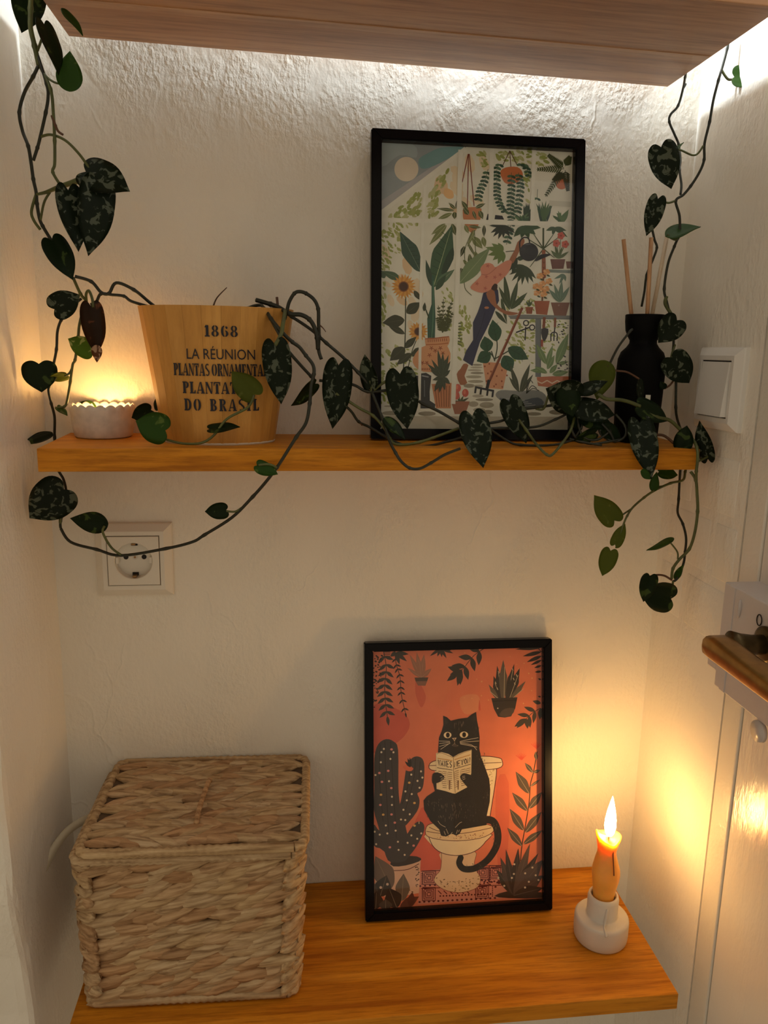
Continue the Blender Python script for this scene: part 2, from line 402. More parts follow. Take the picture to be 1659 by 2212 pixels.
# ------------------------------------------------------------------ flat art for the picture prints
class Print:
    """flat printed shapes; photo-crop coordinates are turned into sheet coordinates by a homography of the sheet's four corners"""
    def __init__(s, quad, w, h):
        s.w, s.h = w, h; s.V, s.F, s.C = [], [], []; s.L = []; s.cur = None
        A, b = [], []
        for (x, y), (u, v) in zip(quad, [(0, 1), (1, 1), (1, 0), (0, 0)]):
            A.append([x, y, 1, 0, 0, 0, -u * x, -u * y]); b.append(u)
            A.append([0, 0, 0, x, y, 1, -v * x, -v * y]); b.append(v)
        n = 8; Mx = [r + [c] for r, c in zip(A, b)]
        for i in range(n):
            p = max(range(i, n), key=lambda r: abs(Mx[r][i])); Mx[i], Mx[p] = Mx[p], Mx[i]
            for r in range(n):
                if r != i:
                    f = Mx[r][i] / Mx[i][i]
                    Mx[r] = [a - f * c for a, c in zip(Mx[r], Mx[i])]
        s.H = [Mx[i][8] / Mx[i][i] for i in range(n)] + [1]
        s.ox = s.oy = 0; s.sc = 1
    def ctx(s, ox, oy, sc): s.ox, s.oy, s.sc = ox, oy, sc
    def uv(s, p):
        x, y = s.ox + p[0] * s.sc, s.oy + p[1] * s.sc; H = s.H
        d = H[6] * x + H[7] * y + 1
        return (min(1, max(0, (H[0] * x + H[1] * y + H[2]) / d)), min(1, max(0, (H[3] * x + H[4] * y + H[5]) / d)))
    def poly(s, col, pts, smooth=0, raw=False):
        if smooth: pts = crom(pts, smooth, True)
        q = []
        for p in (pts if raw else [s.uv(p) for p in pts]):
            if not q or abs(p[0] - q[-1][0]) + abs(p[1] - q[-1][1]) > 1e-6: q.append(p)
        if len(q) < 3: return
        b = len(s.V); bb = (min(u for u, v in q), min(v for u, v in q), max(u for u, v in q), max(v for u, v in q))
        if s.cur is not None: s.cur.append((b, len(q), bb)); d = 0
        else: d = s.layer(bb, col)
        s.V += [((u - .5) * s.w, d, (v - .5) * s.h) for u, v in q]
        for t in tessellate_polygon([[Vector((u, v, 0)) for u, v in q]]):
            s.F.append(tuple(b + i for i in t)); s.C.append(lin(col))
    def layer(s, bb, col):
        k = 0
        for q, kk, c in s.L:
            if kk >= k and q[0] < bb[2] and q[2] > bb[0] and q[1] < bb[3] and q[3] > bb[1]: k = kk + 1
        s.L.append((bb, k, col)); return -.000014 * k
    def begin(s): s.cur = []
    def end(s, col):
        it, s.cur = s.cur, None
        if not it: return
        d = s.layer((min(i[2][0] for i in it), min(i[2][1] for i in it), max(i[2][2] for i in it), max(i[2][3] for i in it)), col)
        for i, (b, n, _) in enumerate(it):
            for j in range(b, b + n): s.V[j] = (s.V[j][0], d - 6e-7 * i, s.V[j][2])
    def ell(s, col, c, rx, ry=None, n=18, rot=0):
        ry = ry or rx
        s.poly(col, [(c[0] + rx * cos(a) * cos(rot) - ry * sin(a) * sin(rot), c[1] + rx * cos(a) * sin(rot) + ry * sin(a) * cos(rot)) for a in [2 * pi * i / n for i in range(n)]])
    def stroke(s, col, pts, wd, sm=4, taper=1, caps=False):
        p = crom(pts, sm) if len(pts) > 2 and sm else [tuple(q) for q in pts]
        L, R_ = [], []
        for i in range(len(p)):
            a, b = p[max(0, i - 1)], p[min(len(p) - 1, i + 1)]
            dx, dy = b[0] - a[0], b[1] - a[1]; l = sqrt(dx * dx + dy * dy) or 1
            h = wd / 2 * (1 + (taper - 1) * i / max(1, len(p) - 1))
            L.append((p[i][0] - dy / l * h, p[i][1] + dx / l * h)); R_.append((p[i][0] + dy / l * h, p[i][1] - dx / l * h))
        s.begin()
        for i in range(len(p) - 1): s.poly(col, [L[i], L[i + 1], R_[i + 1], R_[i]])
        if caps:
            s.ell(col, p[0], wd / 2); s.ell(col, p[-1], wd / 2 * taper)
        s.end(col)
    def leaf(s, col, b, t, wd, vein=None, bulge=.4, vw=3, bend=0):
        dx, dy = t[0] - b[0], t[1] - b[1]; l = sqrt(dx * dx + dy * dy) or 1; nx, ny = -dy / l, dx / l
        o = []
        for side in (1, -1):
            q = []
            for f, g in ((0, .02), (.12, .55), (bulge, 1), (.68, .72), (.87, .3), (1, 0)):
                c = bend * 4 * f * (1 - f)
                q.append((b[0] + dx * f + nx * (side * g * wd / 2 + c), b[1] + dy * f + ny * (side * g * wd / 2 + c)))
            q = crom(q, 3); o += q if side == 1 else q[::-1]
        s.poly(col, o)
        if vein: s.stroke(vein, [b, (b[0] + dx * .5 + nx * bend, b[1] + dy * .5 + ny * bend), (b[0] + dx * .92, b[1] + dy * .92)], vw, 3, .4)
    def scatter(s, cols, reg, n, size, seed, ang=0, asp=2.2, jit=.7):
        r = random.Random(seed)
        xs = [p[0] for p in reg]; ys = [p[1] for p in reg]; k = 0; tries = 0
        while k < n and tries < n * 30:
            tries += 1
            x, y = r.uniform(min(xs), max(xs)), r.uniform(min(ys), max(ys)); ins = False
            for i in range(len(reg)):
                (x1, y1), (x2, y2) = reg[i], reg[i - 1]
                if (y1 > y) != (y2 > y) and x < (x2 - x1) * (y - y1) / (y2 - y1) + x1: ins = not ins
            if not ins: continue
            k += 1; z = size * r.uniform(.6, 1.3)
            s.ell(r.choice(cols), (x, y), z, z / asp, 8, ang + r.uniform(-jit, jit))
    def build(s, name, parent, loc):
        me = bpy.data.meshes.new(name); me.from_pydata(s.V, [], s.F); me.update()
        ca = me.color_attributes.new('ink', 'FLOAT_COLOR', 'CORNER')
        for p, c in zip(me.polygons, s.C):
            for li in p.loop_indices: ca.data[li].color = (*c, 1)
        # all printed faces look out of the frame
        bm = bmesh.new(); bm.from_mesh(me)
        for f in bm.faces:
            if f.normal.y > 0: f.normal_flip()
        bm.to_mesh(me); bm.free()
        o = link(name, me, M['print'], parent); o.location = loc; return o

def greenhouse_print(W, H):
    p = Print([(824, 302), (1243.5, 321), (1244.5, 927.5), (826, 926.5)], W, H)
    PAPER = (236, 238, 224); LG = (168, 178, 104); LG2 = (190, 196, 140); PEACH = (232, 205, 165); BAR = (240, 242, 230)
    DK = (62, 72, 52); GR = (58, 92, 68); TEAL = (52, 88, 72); TER = (205, 136, 92); TERD = (150, 86, 58); BRN = (112, 72, 60); SKIN = (168, 112, 82); NAVY = (56, 62, 92); INK = (40, 44, 50)
    s = 470 / 1659
    A = lambda: p.ctx(800, 280, s); B = lambda: p.ctx(800, 600, s)
    p.poly(PAPER, [(0, 0), (1, 0), (1, 1), (0, 1)], raw=True)
    A()
    p.poly((158, 172, 178), [(60, 60), (745, 100), (700, 135), (90, 590), (60, 590)])
    p.poly((184, 188, 192), [(745, 100), (700, 140), (90, 595), (60, 560), (60, 520), (300, 380), (640, 150)])
    p.poly((128, 172, 176), [(380, 200), (480, 140), (560, 112), (735, 108), (640, 175), (500, 250), (400, 272)], 3)
    p.poly((172, 190, 194), [(90, 60), (330, 80), (360, 190), (230, 170), (90, 260)], 3)
    p.ell((231, 222, 202), (283, 277), 93, 93, 30)
    p.scatter([PEACH, (236, 222, 190)], [(480, 400), (680, 250), (900, 150), (880, 560), (500, 640)], 12, 60, 2, .9, 2)
    p.scatter([PEACH, (235, 220, 190)], [(100, 900), (300, 980), (390, 1100), (380, 1600), (200, 1560)], 12, 60, 3, 1, 2)
    p.poly((238, 196, 140), [(585, 420), (640, 440), (650, 490), (610, 500), (575, 470)], 3)
    g = [LG, (156, 170, 92), LG2]
    p.scatter(g, [(140, 645), (395, 440), (400, 645)], 46, 24, 4, -.7)
    p.scatter(g, [(460, 640), (455, 470), (520, 340), (650, 245), (600, 330), (540, 480), (530, 640)], 46, 24, 5, -.8)
    p.scatter(g, [(800, 170), (905, 120), (905, 280)], 14, 22, 6, .5)
    p.scatter(g, [(965, 135), (1245, 135), (1245, 260), (965, 190)], 28, 24, 7, .4)
    p.scatter(g, [(1285, 140), (1400, 160), (1360, 240), (1285, 250)], 14, 22, 8, .4)
    p.scatter(g, [(90, 690), (380, 690), (240, 760), (230, 1040), (90, 1040)], 70, 19, 9, 1.0)
    p.scatter(g, [(1180, 300), (1240, 300), (1230, 520), (1190, 500)], 10, 20, 10, .9)
    B()
    p.scatter(g, [(92, 0), (130, 0), (125, 330), (92, 420)], 26, 20, 12, 1.2)
    p.scatter(g, [(92, 470), (330, 520), (390, 700), (300, 960), (92, 960)], 95, 20, 13, .8)
    p.scatter(g, [(700, 150), (800, 240), (780, 560), (700, 620)], 34, 20, 14, 1.1)
    p.scatter(g, [(1090, 300), (1300, 300), (1300, 640), (1120, 620), (1060, 480)], 60, 17, 15, .4)
    p.scatter(g, [(1360, 290), (1560, 290), (1560, 560), (1360, 560)], 50, 16, 16, .4)
    p.scatter(g, [(1060, 150), (1290, 90), (1290, 250), (1080, 250)], 26, 16, 17, .4)
    p.scatter(g, [(560, 60), (650, 60), (650, 420), (600, 420)], 24, 16, 18, 1.2)
    A()
    # string-of-leaves pots under the roof
    for q in ([(1080, 135), (1020, 262)], [(1080, 135), (1095, 320)], [(1080, 135), (1142, 250)]): p.stroke((96, 66, 52), q, 6, 0)
    p.poly((208, 124, 78), [(1008, 300), (1050, 262), (1140, 258), (1182, 300), (1175, 345), (1130, 378), (1085, 388), (1040, 372)], 3)
    def chain(pts, step=26, sz=19):
        c = crom(pts, 12); p.stroke((70, 98, 76), pts, 4); d = 0; k = 0
        for a, b in zip(c, c[1:]):
            d += sqrt((b[0] - a[0]) ** 2 + (b[1] - a[1]) ** 2)
            if d > step:
                d = 0; k += 1
                for sd in (-1, 1): p.ell(TEAL if (k + sd) % 3 else (84, 118, 92), (b[0] + sd * sz * .8, b[1] + sd * 3), sz, sz * .55, 10, sd * .35 + .2)
    chain([(1030, 250), (985, 260), (985, 400), (990, 480), (1020, 560), (1052, 602)])
    chain([(1095, 300), (1098, 420), (1092, 540), (1100, 660), (1085, 760), (1065, 850)])
    chain([(1150, 300), (1168, 400), (1160, 500), (1146, 610)])
    chain([(915, 275), (890, 360), (855, 440), (840, 520)])
    chain([(1140, 250), (1200, 250), (1240, 345)])
    chain([(1300, 425), (1298, 500)], 22, 16)
    # pot on red cords
    for q in ([(760, 160), (716, 375)], [(762, 160), (758, 575)], [(768, 160), (810, 555)]): p.stroke((132, 62, 54), q, 7, 0)
    p.poly(TER, [(722, 585), (770, 565), (868, 575), (850, 690), (800, 765), (740, 700)], 2)
    V1 = (86, 100, 58); V2 = (126, 138, 86)
    for b, t, wd, c in [((760, 580), (712, 515), 34, V1), ((820, 570), (898, 535), 30, V1), ((770, 620), (725, 570), 40, V1), ((850, 590), (880, 655), 40, V1), ((800, 590), (828, 660), 26, V1),
                        ((660, 590), (520, 575), 26, V1), ((665, 580), (612, 530), 24, V1), ((668, 580), (680, 505), 16, DK), ((640, 610), (525, 660), 34, V2), ((660, 600), (660, 655), 40, V1),
                        ((590, 690), (480, 775), 40, V2), ((600, 700), (465, 855), 48, V2), ((640, 690), (670, 780), 42, V1), ((740, 700), (770, 765), 34, V2), ((770, 710), (870, 720), 26, V1),
                        ((820, 730), (760, 870), 28, V2), ((890, 700), (890, 790), 30, DK), ((800, 790), (880, 880), 60, V2), ((880, 790), (900, 870), 40, V2), ((760, 830), (830, 950), 20, V1),
                        ((740, 860), (705, 950), 34, DK), ((820, 900), (860, 1030), 44, V2), ((780, 920), (790, 1040), 36, V1), ((760, 980), (740, 1000), 60, V2), ((720, 1030), (705, 1090), 60, DK)]:
        p.leaf(c, b, t, wd, (205, 210, 170), vw=3)
    for q in ([(800, 740), (740, 900), (760, 1060)], [(815, 740), (830, 960)], [(745, 1060), (745, 1180), (800, 1240)]): p.stroke(V1, q, 5)
    # fern pot top right and shelf plants
    p.ell((206, 122, 82), (1485, 378), 48)
    def frond(b, t, col, n=11, ln=46, bend=0):
        dx, dy = t[0] - b[0], t[1] - b[1]; l = sqrt(dx * dx + dy * dy); ux, uy = dx / l, dy / l
        p.stroke(col, [b, (b[0] + dx / 2 - uy * bend, b[1] + dy / 2 + ux * bend), t], 5)
        for i in range(1, n + 1):
            f = i / (n + 1); c = bend * 4 * f * (1 - f)
            x, y = b[0] + dx * f - uy * c, b[1] + dy * f + ux * c; q = ln * (1.05 - f * .7)
            for sd in (-1, 1): p.leaf(col, (x, y), (x + (ux * .7 - uy * sd * .8) * q, y + (uy * .7 + ux * sd * .8) * q), 12)
    FE = (70, 86, 50)
    for b, t, c in [((1500, 270), (1290, 275), FE), ((1500, 265), (1375, 165), FE), ((1490, 290), (1360, 480), FE), ((1510, 280), (1535, 440), DK), ((1510, 250), (1545, 180), FE), ((1500, 300), (1420, 360), DK)]: frond(b, t, c)
    r = random.Random(5)
    for x0, x1, y0, cs in [(1285, 1420, 510, [(44, 76, 62), (78, 112, 70), (56, 92, 64)]), (1420, 1545, 575, [(92, 128, 80), (66, 104, 66)]), (1195, 1245, 520, [(52, 78, 60)]), (1120, 1240, 600, [(96, 132, 92), (60, 96, 70)])]:
        for i in range(15): p.leaf(r.choice(cs), ((x0 + x1) / 2 + r.uniform(-25, 25), 676), (r.uniform(x0 - 5, x1 + 5), y0 + r.uniform(0, 60)), 22)
    p.poly(INK, [(905, 660), (915, 615), (940, 612), (942, 660)]); p.poly(INK, [(970, 655), (975, 622), (1030, 628), (1045, 658)])
    # palm and its fans under the beam
    for c, ts, wd, col in [((1040, 700), [(940, 760), (960, 790), (1000, 810), (1040, 800), (1090, 790), (1130, 760), (930, 705)], 30, (50, 62, 54)),
                           ((1200, 705), [(1120, 790), (1180, 800), (1240, 800), (1290, 770), (1330, 720)], 50, (58, 88, 56)),
                           ((1440, 715), [(1370, 740), (1420, 770), (1480, 760), (1530, 740), (1540, 790)], 30, (64, 92, 64)),
                           ((1210, 1010), [(1090, 1080), (1110, 1130), (1150, 1150), (1190, 1160), (1240, 1150), (1280, 1140), (1300, 1110), (1100, 1020)], 32, (60, 78, 54)),
                           ((1150, 950), [(1090, 1010), (1080, 1060), (1110, 1080), (1200, 960)], 36, (52, 72, 54)),
                           ((1040, 900), [(900, 870), (920, 930), (960, 970), (1000, 1000), (1040, 990), (950, 840), (1000, 835)], 40, (112, 138, 80))]:
        for t in ts: p.leaf(col, c, t, wd)
    p.stroke((70, 84, 50), [(1350, 720), (1352, 880)], 14, 0)
    for t in [(1270, 760), (1240, 810), (1440, 750), (1470, 790), (1250, 1020), (1440, 950)]: p.stroke((72, 90, 56), [(1352, 880), t], 9, 0, .5)
    p.stroke((60, 70, 50), [(1150, 895), (1060, 903)], 6, 0)
    p.poly((158, 96, 66), [(1340, 890), (1368, 890), (1376, 1100), (1345, 1120)])
    for y in range(930, 1110, 40): p.poly((112, 62, 44), [(1342, y), (1358, y + 14), (1372, y), (1358, y + 26)])
    p.leaf((126, 150, 110), (700, 1150), (940, 870), 120, (190, 200, 160))
    # flower pots on the wall shelf
    p.poly((132, 146, 140), [(1388, 1036), (1566, 1042), (1566, 1066), (1392, 1060)])
    p.poly((116, 74, 62), [(1408, 958), (1525, 958), (1512, 1032), (1424, 1034)]); p.poly((128, 84, 68), [(1530, 975), (1568, 975), (1566, 1030), (1538, 1030)])
    for t, wd in [((1410, 890), 26), ((1440, 850), 20), ((1500, 860), 22), ((1550, 900), 24)]: p.leaf((92, 112, 72), (1470, 955), t, wd)
    for x, y in [(1452, 838), (1520, 845), (1486, 780)]:
        p.stroke((90, 110, 70), [(1475, 950), (x, y)], 5, 0)
        for k in range(5): p.ell((206, 100, 82), (x + 16 * cos(k * 1.257), y + 16 * sin(k * 1.257)), 14)
        p.ell((150, 60, 52), (x, y), 7)
    for t in [(1440, 1110), (1480, 1150), (1530, 1130), (1470, 1090)]: p.leaf((110, 140, 124), (1520, 1075), t, 22)
    # banana leaves
    p.leaf((60, 92, 80), (400, 1060), (236, 750), 130, (140, 165, 140), .5)
    p.leaf((66, 102, 76), (500, 1180), (640, 700), 170, (176, 196, 150), .5, 6)
    p.poly((48, 76, 62), [(560, 1070), (600, 940), (650, 870), (655, 960), (600, 1060)], 2)
    for i in range(7):
        f = .2 + i * .1
        x, y = 500 + 140 * f, 1180 - 480 * f; p.stroke((46, 76, 58), [(x, y), (x - 52, y - 20 - i * 4)], 4, 0); x, y = 400 - 164 * f, 1060 - 310 * f; p.stroke((44, 70, 60), [(x, y), (x + 40, y - 4)], 4, 0)
    p.leaf((58, 84, 70), (485, 1170), (440, 965), 44); p.leaf((90, 122, 96), (520, 1160), (665, 1040), 60, (170, 190, 150)); p.leaf((86, 112, 92), (120, 1110), (92, 1050), 50)
    p.leaf((82, 110, 84), (250, 1120), (95, 1055), 60, (120, 146, 112)); p.leaf((60, 90, 70), (520, 1200), (600, 1080), 50)
    B()
    # sunflowers
    p.stroke(DK, [(285, 120), (284, 420), (272, 690)], 9); p.stroke(DK, [(380, 440), (340, 540), (305, 690)], 7)
    for c, rad, nn in [((268, 45), 98, 22), ((385, 392), 78, 18)]:
        for k in range(nn): p.leaf((228, 172, 88) if k % 2 else (216, 152, 74), c, (c[0] + rad * cos(k * 2 * pi / nn), c[1] + rad * sin(k * 2 * pi / nn)), 28)
        p.ell((150, 96, 56), c, rad * .42); p.ell((84, 58, 48), c, rad * .34)
    for b, t, wd in [((278, 303), (105, 326), 100), ((293, 250), (400, 165), 86), ((280, 410), (145, 340), 50), ((278, 515), (165, 620), 96), ((280, 520), (372, 432), 56), ((330, 560), (218, 652), 62), ((335, 580), (447, 515), 70), ((350, 75), (400, 150), 40)]:
        p.leaf((66, 72, 54), b, t, wd, (96, 104, 78))
    # urn
    p.poly((54, 98, 84), [(486, -40), (502, -40), (520, 290), (516, 446), (460, 446), (455, 290), (488, 180)]); p.stroke((92, 138, 112), [(500, 0), (500, 300), (490, 440)], 7)
    p.stroke((60, 80, 56), [(430, 190), (470, 290)], 10, 0); p.leaf((58, 72, 54), (430, 235), (435, 165), 28)
    for t in [(540, 190), (580, 140), (630, 190), (650, 150), (655, 240), (530, 280), (560, 250), (640, 300)]: frond((575, 400), t, (78, 88, 50), 7, 40)
    p.poly((222, 164, 120), [(438, 446), (520, 440), (628, 428), (625, 490), (615, 505), (640, 560), (630, 640), (590, 700), (430, 704), (360, 660), (345, 600), (400, 520), (445, 500)], 2)
    p.stroke((176, 100, 60), [(438, 448), (530, 442), (626, 430)], 8); p.stroke((186, 110, 66), [(446, 494), (540, 490), (622, 480)], 8)
    for i in range(10): p.stroke((160, 88, 52), [(462 + i * 16, 452 - i), (464 + i * 16, 474 - i)], 6, 0)
    for x, y in [(475, 575), (420, 635), (455, 635), (580, 560), (520, 540), (490, 520), (560, 520)]:
        for k in range(5): p.stroke((158, 88, 54), [(x, y), (x + 17 * cos(k * 1.257 + .3), y + 17 * sin(k * 1.257 + .3))], 6, 0)
    for i in range(8): p.stroke((150, 80, 50), [(405 + i * 14, 676), (407 + i * 14, 692)], 7, 0)
    for i in range(8): p.leaf((92, 106, 66), (690, 330 + i * 22), (735, 320 + i * 26), 10)
    # boots, ribbed pot
    p.poly((48, 54, 60), [(345, 728), (400, 738), (398, 800), (370, 980), (345, 985)]); p.poly((48, 54, 60), [(408, 718), (450, 712), (492, 736), (480, 860), (482, 930), (526, 958), (522, 990), (408, 992)], 0)
    p.stroke((150, 156, 158), [(418, 735), (470, 745)], 10, 0); p.stroke((110, 118, 122), [(438, 770), (440, 900)], 6, 0)
    p.poly((208, 140, 96), [(494, 800), (655, 790), (648, 990), (530, 990)]); 
    for i in range(6): p.stroke((142, 86, 54), [(520 + i * 23, 812), (540 + i * 18, 978)], 6, 0)
    for t, wd in [((455, 640), 30), ((490, 605), 30), ((540, 530), 36), ((580, 550), 34), ((625, 570), 34), ((640, 620), 34), ((480, 690), 30), ((640, 690), 36), ((515, 860), 40), ((555, 870), 34), ((600, 850), 34), ((640, 800), 40), ((500, 770), 30), ((600, 600), 30)]:
        p.leaf((62, 76, 58), (575, 745), t, wd, (84, 98, 76))
    # path stones
    ST = [(176, 172, 152), (158, 154, 136), (188, 184, 166)]
    for x, y, a, b2 in [(850, 648, 40, 7), (845, 668, 48, 8), (830, 690, 55, 8), (850, 712, 52, 9), (825, 742, 62, 12), (840, 778, 62, 12), (790, 812, 45, 16), (860, 815, 40, 12), (860, 892, 45, 12), (910, 920, 70, 12), (825, 955, 40, 22), (930, 962, 58, 24), (870, 1000, 48, 16), (940, 1018, 42, 18), (900, 1046, 60, 9), (180, 1030, 75, 18), (460, 1032, 70, 18), (250, 980, 60, 10), (1190, 1022, 60, 16), (1300, 1030, 60, 14), (1480, 1015, 60, 20), (1080, 1010, 40, 14), (170, 975, 50, 8)]:
        p.ell(ST[int(x) % 3], (x, y), a, b2, 14)
    # rubber plant in dotted pot
    p.poly((224, 164, 126), [(893, 622), (1096, 640), (1056, 838), (926, 830)])
    for x, y in [(945, 640), (910, 660), (1045, 690), (1005, 735), (1085, 730), (925, 775), (1045, 775), (985, 815), (960, 700), (1050, 820), (1000, 800), (935, 715)]: p.ell((158, 88, 58), (x, y), 7, 8, 8)
    for q in ([(985, 620), (1005, 520), (1000, 440)], [(985, 610), (960, 540)], [(990, 600), (1110, 530)], [(985, 600), (945, 545)]): p.stroke((62, 76, 54), q, 9)
    for b, t, wd in [((1000, 465), (966, 296), 108), ((935, 545), (905, 425), 105), ((955, 560), (846, 622), 104), ((1090, 515), (1252, 604), 106), ((1060, 575), (1122, 704), 110)]:
        p.leaf((50, 92, 66), b, t, wd, (34, 66, 46), .42, 4)
        dx, dy = t[0] - b[0], t[1] - b[1]
        for f in (.3, .5, .68):
            for sd in (-1, 1): p.stroke((36, 70, 48), [(b[0] + dx * f, b[1] + dy * f), (b[0] + dx * (f + .14) - sd * dy * .22, b[1] + dy * (f + .14) + sd * dx * .22)], 3, 0)
    # long leaves, table, tools
    for b, t, wd in [((1095, 220), (1050, -60), 44), ((1100, 220), (1010, 40), 40), ((1105, 215), (1160, -10), 44), ((1110, 215), (1235, 85), 44), ((1030, 130), (1080, 330), 30)]: p.leaf((70, 88, 62), b, t, wd, (104, 122, 90))
    p.leaf((66, 84, 62), (985, 230), (1078, 330), 34)
    p.poly((132, 138, 138), [(1084, 266), (1200, 256), (1572, 262), (1572, 292), (1110, 290)]); p.poly((120, 128, 132), [(1300, 290), (1346, 290), (1352, 740), (1308, 740)])
    p.stroke((96, 104, 110), [(1100, 286), (1572, 290)], 5, 0); p.stroke((92, 100, 106), [(1340, 300), (1346, 720)], 5, 0)
    p.poly((160, 96, 66), [(1220, 198), (1282, 198), (1272, 252), (1230, 250)]); p.poly((168, 98, 68), [(1288, 150), (1410, 150), (1392, 258), (1306, 252)]); p.poly((134, 94, 78), [(1418, 162), (1566, 162), (1540, 264), (1446, 262)])
    for x in (1240, 1255, 1268): p.stroke((112, 62, 44), [(x, 205), (x, 245)], 4, 0)
    for t in [(1225, 150), (1250, 135), (1275, 150)]: p.leaf((76, 96, 64), (1250, 195), t, 16)
    p.stroke((120, 80, 54), [(1350, 150), (1352, 40), (1360, -60)], 12)
    for x, y in [(1350, 20), (1310, 90), (1380, 60), (1330, 60), (1360, 100), (1400, 0), (1330, -40), (1380, -70), (1300, 40)]:
        for k in range(5): p.ell((238, 192, 140) if k % 2 else (226, 164, 106), (x + 15 * cos(k * 1.257), y + 15 * sin(k * 1.257)), 15, 11, 9)
        p.leaf((72, 86, 56), (x, y + 20), (x + 30, y + 34), 14)
    for t, wd in [((1400, 60), 34), ((1440, 20), 30), ((1500, -10), 34), ((1560, 40), 34), ((1430, 100), 28), ((1540, 90), 26)]: p.leaf((104, 134, 116), (1488, 160), t, wd, (150, 174, 150))
    p.stroke(INK, [(1150, 396), (1255, 355)], 11, 0); p.stroke(INK, [(1222, 456), (1226, 350)], 10, 0)
    for c in ((1228, 322), (1276, 356)): p.stroke(INK, [(c[0] + 20 * cos(a), c[1] + 20 * sin(a)) for a in [k * .5236 for k in range(13)]], 9, 0)
    p.stroke((138, 82, 58), [(1370, 276), (1366, 362)], 22, 0); p.poly((58, 60, 66), [(1348, 366), (1402, 366), (1398, 420), (1374, 464), (1356, 440)], 2)
    p.stroke((138, 82, 58), [(1455, 280), (1454, 354)], 18, 0); p.stroke(INK, [(1454, 354), (1450, 395)], 10, 0)
    for x in (1425, 1448, 1472): p.stroke(INK, [(1450, 390), (x, 405), (x, 460)], 9, 3)
    p.stroke((160, 84, 62), [(1355, 450), (1355, 505)], 18, 0)
    for b, t, wd in [((1390, 640), (1310, 480), 50), ((1395, 650), (1440, 490), 40), ((1400, 680), (1455, 570), 44), ((1385, 690), (1265, 690), 40), ((1470, 640), (1560, 400), 70), ((1400, 710), (1300, 660), 40), ((1420, 710), (1480, 640), 40), ((1440, 720), (1566, 700), 50), ((1480, 640), (1566, 620), 30)]: p.leaf((118, 148, 100), b, t, wd, (172, 190, 148))
    p.scatter([INK], [(1470, 620), (1560, 560), (1560, 700), (1480, 700)], 12, 10, 31, .3); p.scatter([INK], [(1470, 310), (1560, 300), (1560, 360), (1480, 500)], 14, 9, 32, .6)
    p.poly((196, 120, 88), [(1318, 742), (1440, 735), (1570, 735), (1568, 800), (1500, 830), (1330, 810)]); p.stroke((236, 214, 188), [(1320, 770), (1360, 790), (1400, 768), (1440, 790), (1480, 768), (1520, 790), (1568, 768)], 10, 2)
    # pond
    p.poly((150, 156, 154), [(998, 880), (1040, 845), (1180, 850), (1330, 845), (1400, 900), (1360, 980), (1150, 1000), (1030, 920)], 3); p.poly((98, 108, 118), [(1030, 905), (1180, 930), (1330, 900), (1370, 960), (1160, 998), (1080, 960)], 3)
    for i in range(5): p.stroke((176, 180, 176), [(1080 + i * 30, 915 + i * 14), (1200 + i * 28, 912 + i * 12)], 5, 0)
    for b, t, wd in [((1180, 860), (1110, 650), 40), ((1190, 860), (1265, 635), 44), ((1185, 860), (1100, 740), 30), ((1200, 860), (1290, 720), 34)]: p.leaf((74, 84, 66), b, t, wd, (110, 120, 96))
    for t in [(1250, 800), (1290, 790), (1320, 830), (1340, 850)]: p.stroke((60, 66, 58), [(1240, 870), ((1240 + t[0]) / 2, t[1] - 20), t], 6)
    # the gardener
    p.poly(SKIN, [(745, 640), (782, 652), (752, 735), (775, 790), (720, 806), (690, 722), (720, 680)], 2)
    p.poly(NAVY, [(888, 100), (905, 60), (970, 30), (1005, 70), (1014, 150), (988, 208), (960, 280), (915, 380), (870, 470), (842, 560), (812, 658), (738, 612), (762, 540), (815, 455), (812, 320), (848, 240), (872, 170)])
    p.stroke((38, 44, 70), [(905, 235), (880, 340), (830, 470)], 5); p.ell((190, 130, 96), (918, 205), 18, 10)
    p.poly(SKIN, [(912, 95), (960, 50), (985, 110), (995, 175), (1062, 226), (1160, 243), (1150, 256), (1090, 262), (1028, 236), (950, 172)], 2)
    A()
    p.poly(SKIN, [(1192, 800), (1205, 830), (1165, 900), (1120, 990), (1080, 985), (1130, 890), (1150, 830)], 2)
    p.ell(INK, (1240, 905), 73, 70, 24); p.poly(INK, [(1285, 965), (1330, 925), (1402, 918), (1404, 930), (1345, 955), (1300, 975)], 2)
    p.stroke(INK, [(1172, 900), (1168, 830), (1195, 796), (1235, 802), (1246, 850)], 10); p.stroke((92, 96, 104), [(1210, 850), (1250, 845)], 6, 0)
    p.poly((222, 152, 128), [(788, 1178), (845, 1115), (872, 1080), (864, 1035), (890, 1000), (930, 990), (962, 1002), (985, 1022), (1060, 975), (1108, 978), (1085, 1060), (1020, 1130), (960, 1185), (900, 1218), (840, 1212)], 3)
    p.stroke((196, 122, 104), [(872, 1080), (930, 1075), (990, 1025)], 6)
    for x, y in [(922, 1012), (912, 1095), (978, 1100), (840, 1150), (905, 1185), (1020, 1080)]:
        for k in range(5): p.stroke((190, 104, 92), [(x, y), (x + 15 * cos(k * 1.257), y + 15 * sin(k * 1.257))], 5, 0)
    B()
    p.poly((62, 44, 40), [(950, 60), (975, 20), (1000, 30), (990, 75)], 2)
    # rake
    p.stroke((128, 70, 50), [(1196, 204), (948, 772)], 20, 0); p.stroke((168, 100, 72), [(1188, 210), (945, 765)], 5, 0)
    p.stroke(INK, [(945, 765), (928, 836)], 24, 0); p.stroke(INK, [(836, 822), (985, 852)], 16, 0)
    for x, y in [(842, 822), (884, 832), (936, 842), (978, 852)]: p.stroke(INK, [(x, y), (x - 6, y + 48)], 15, 0)
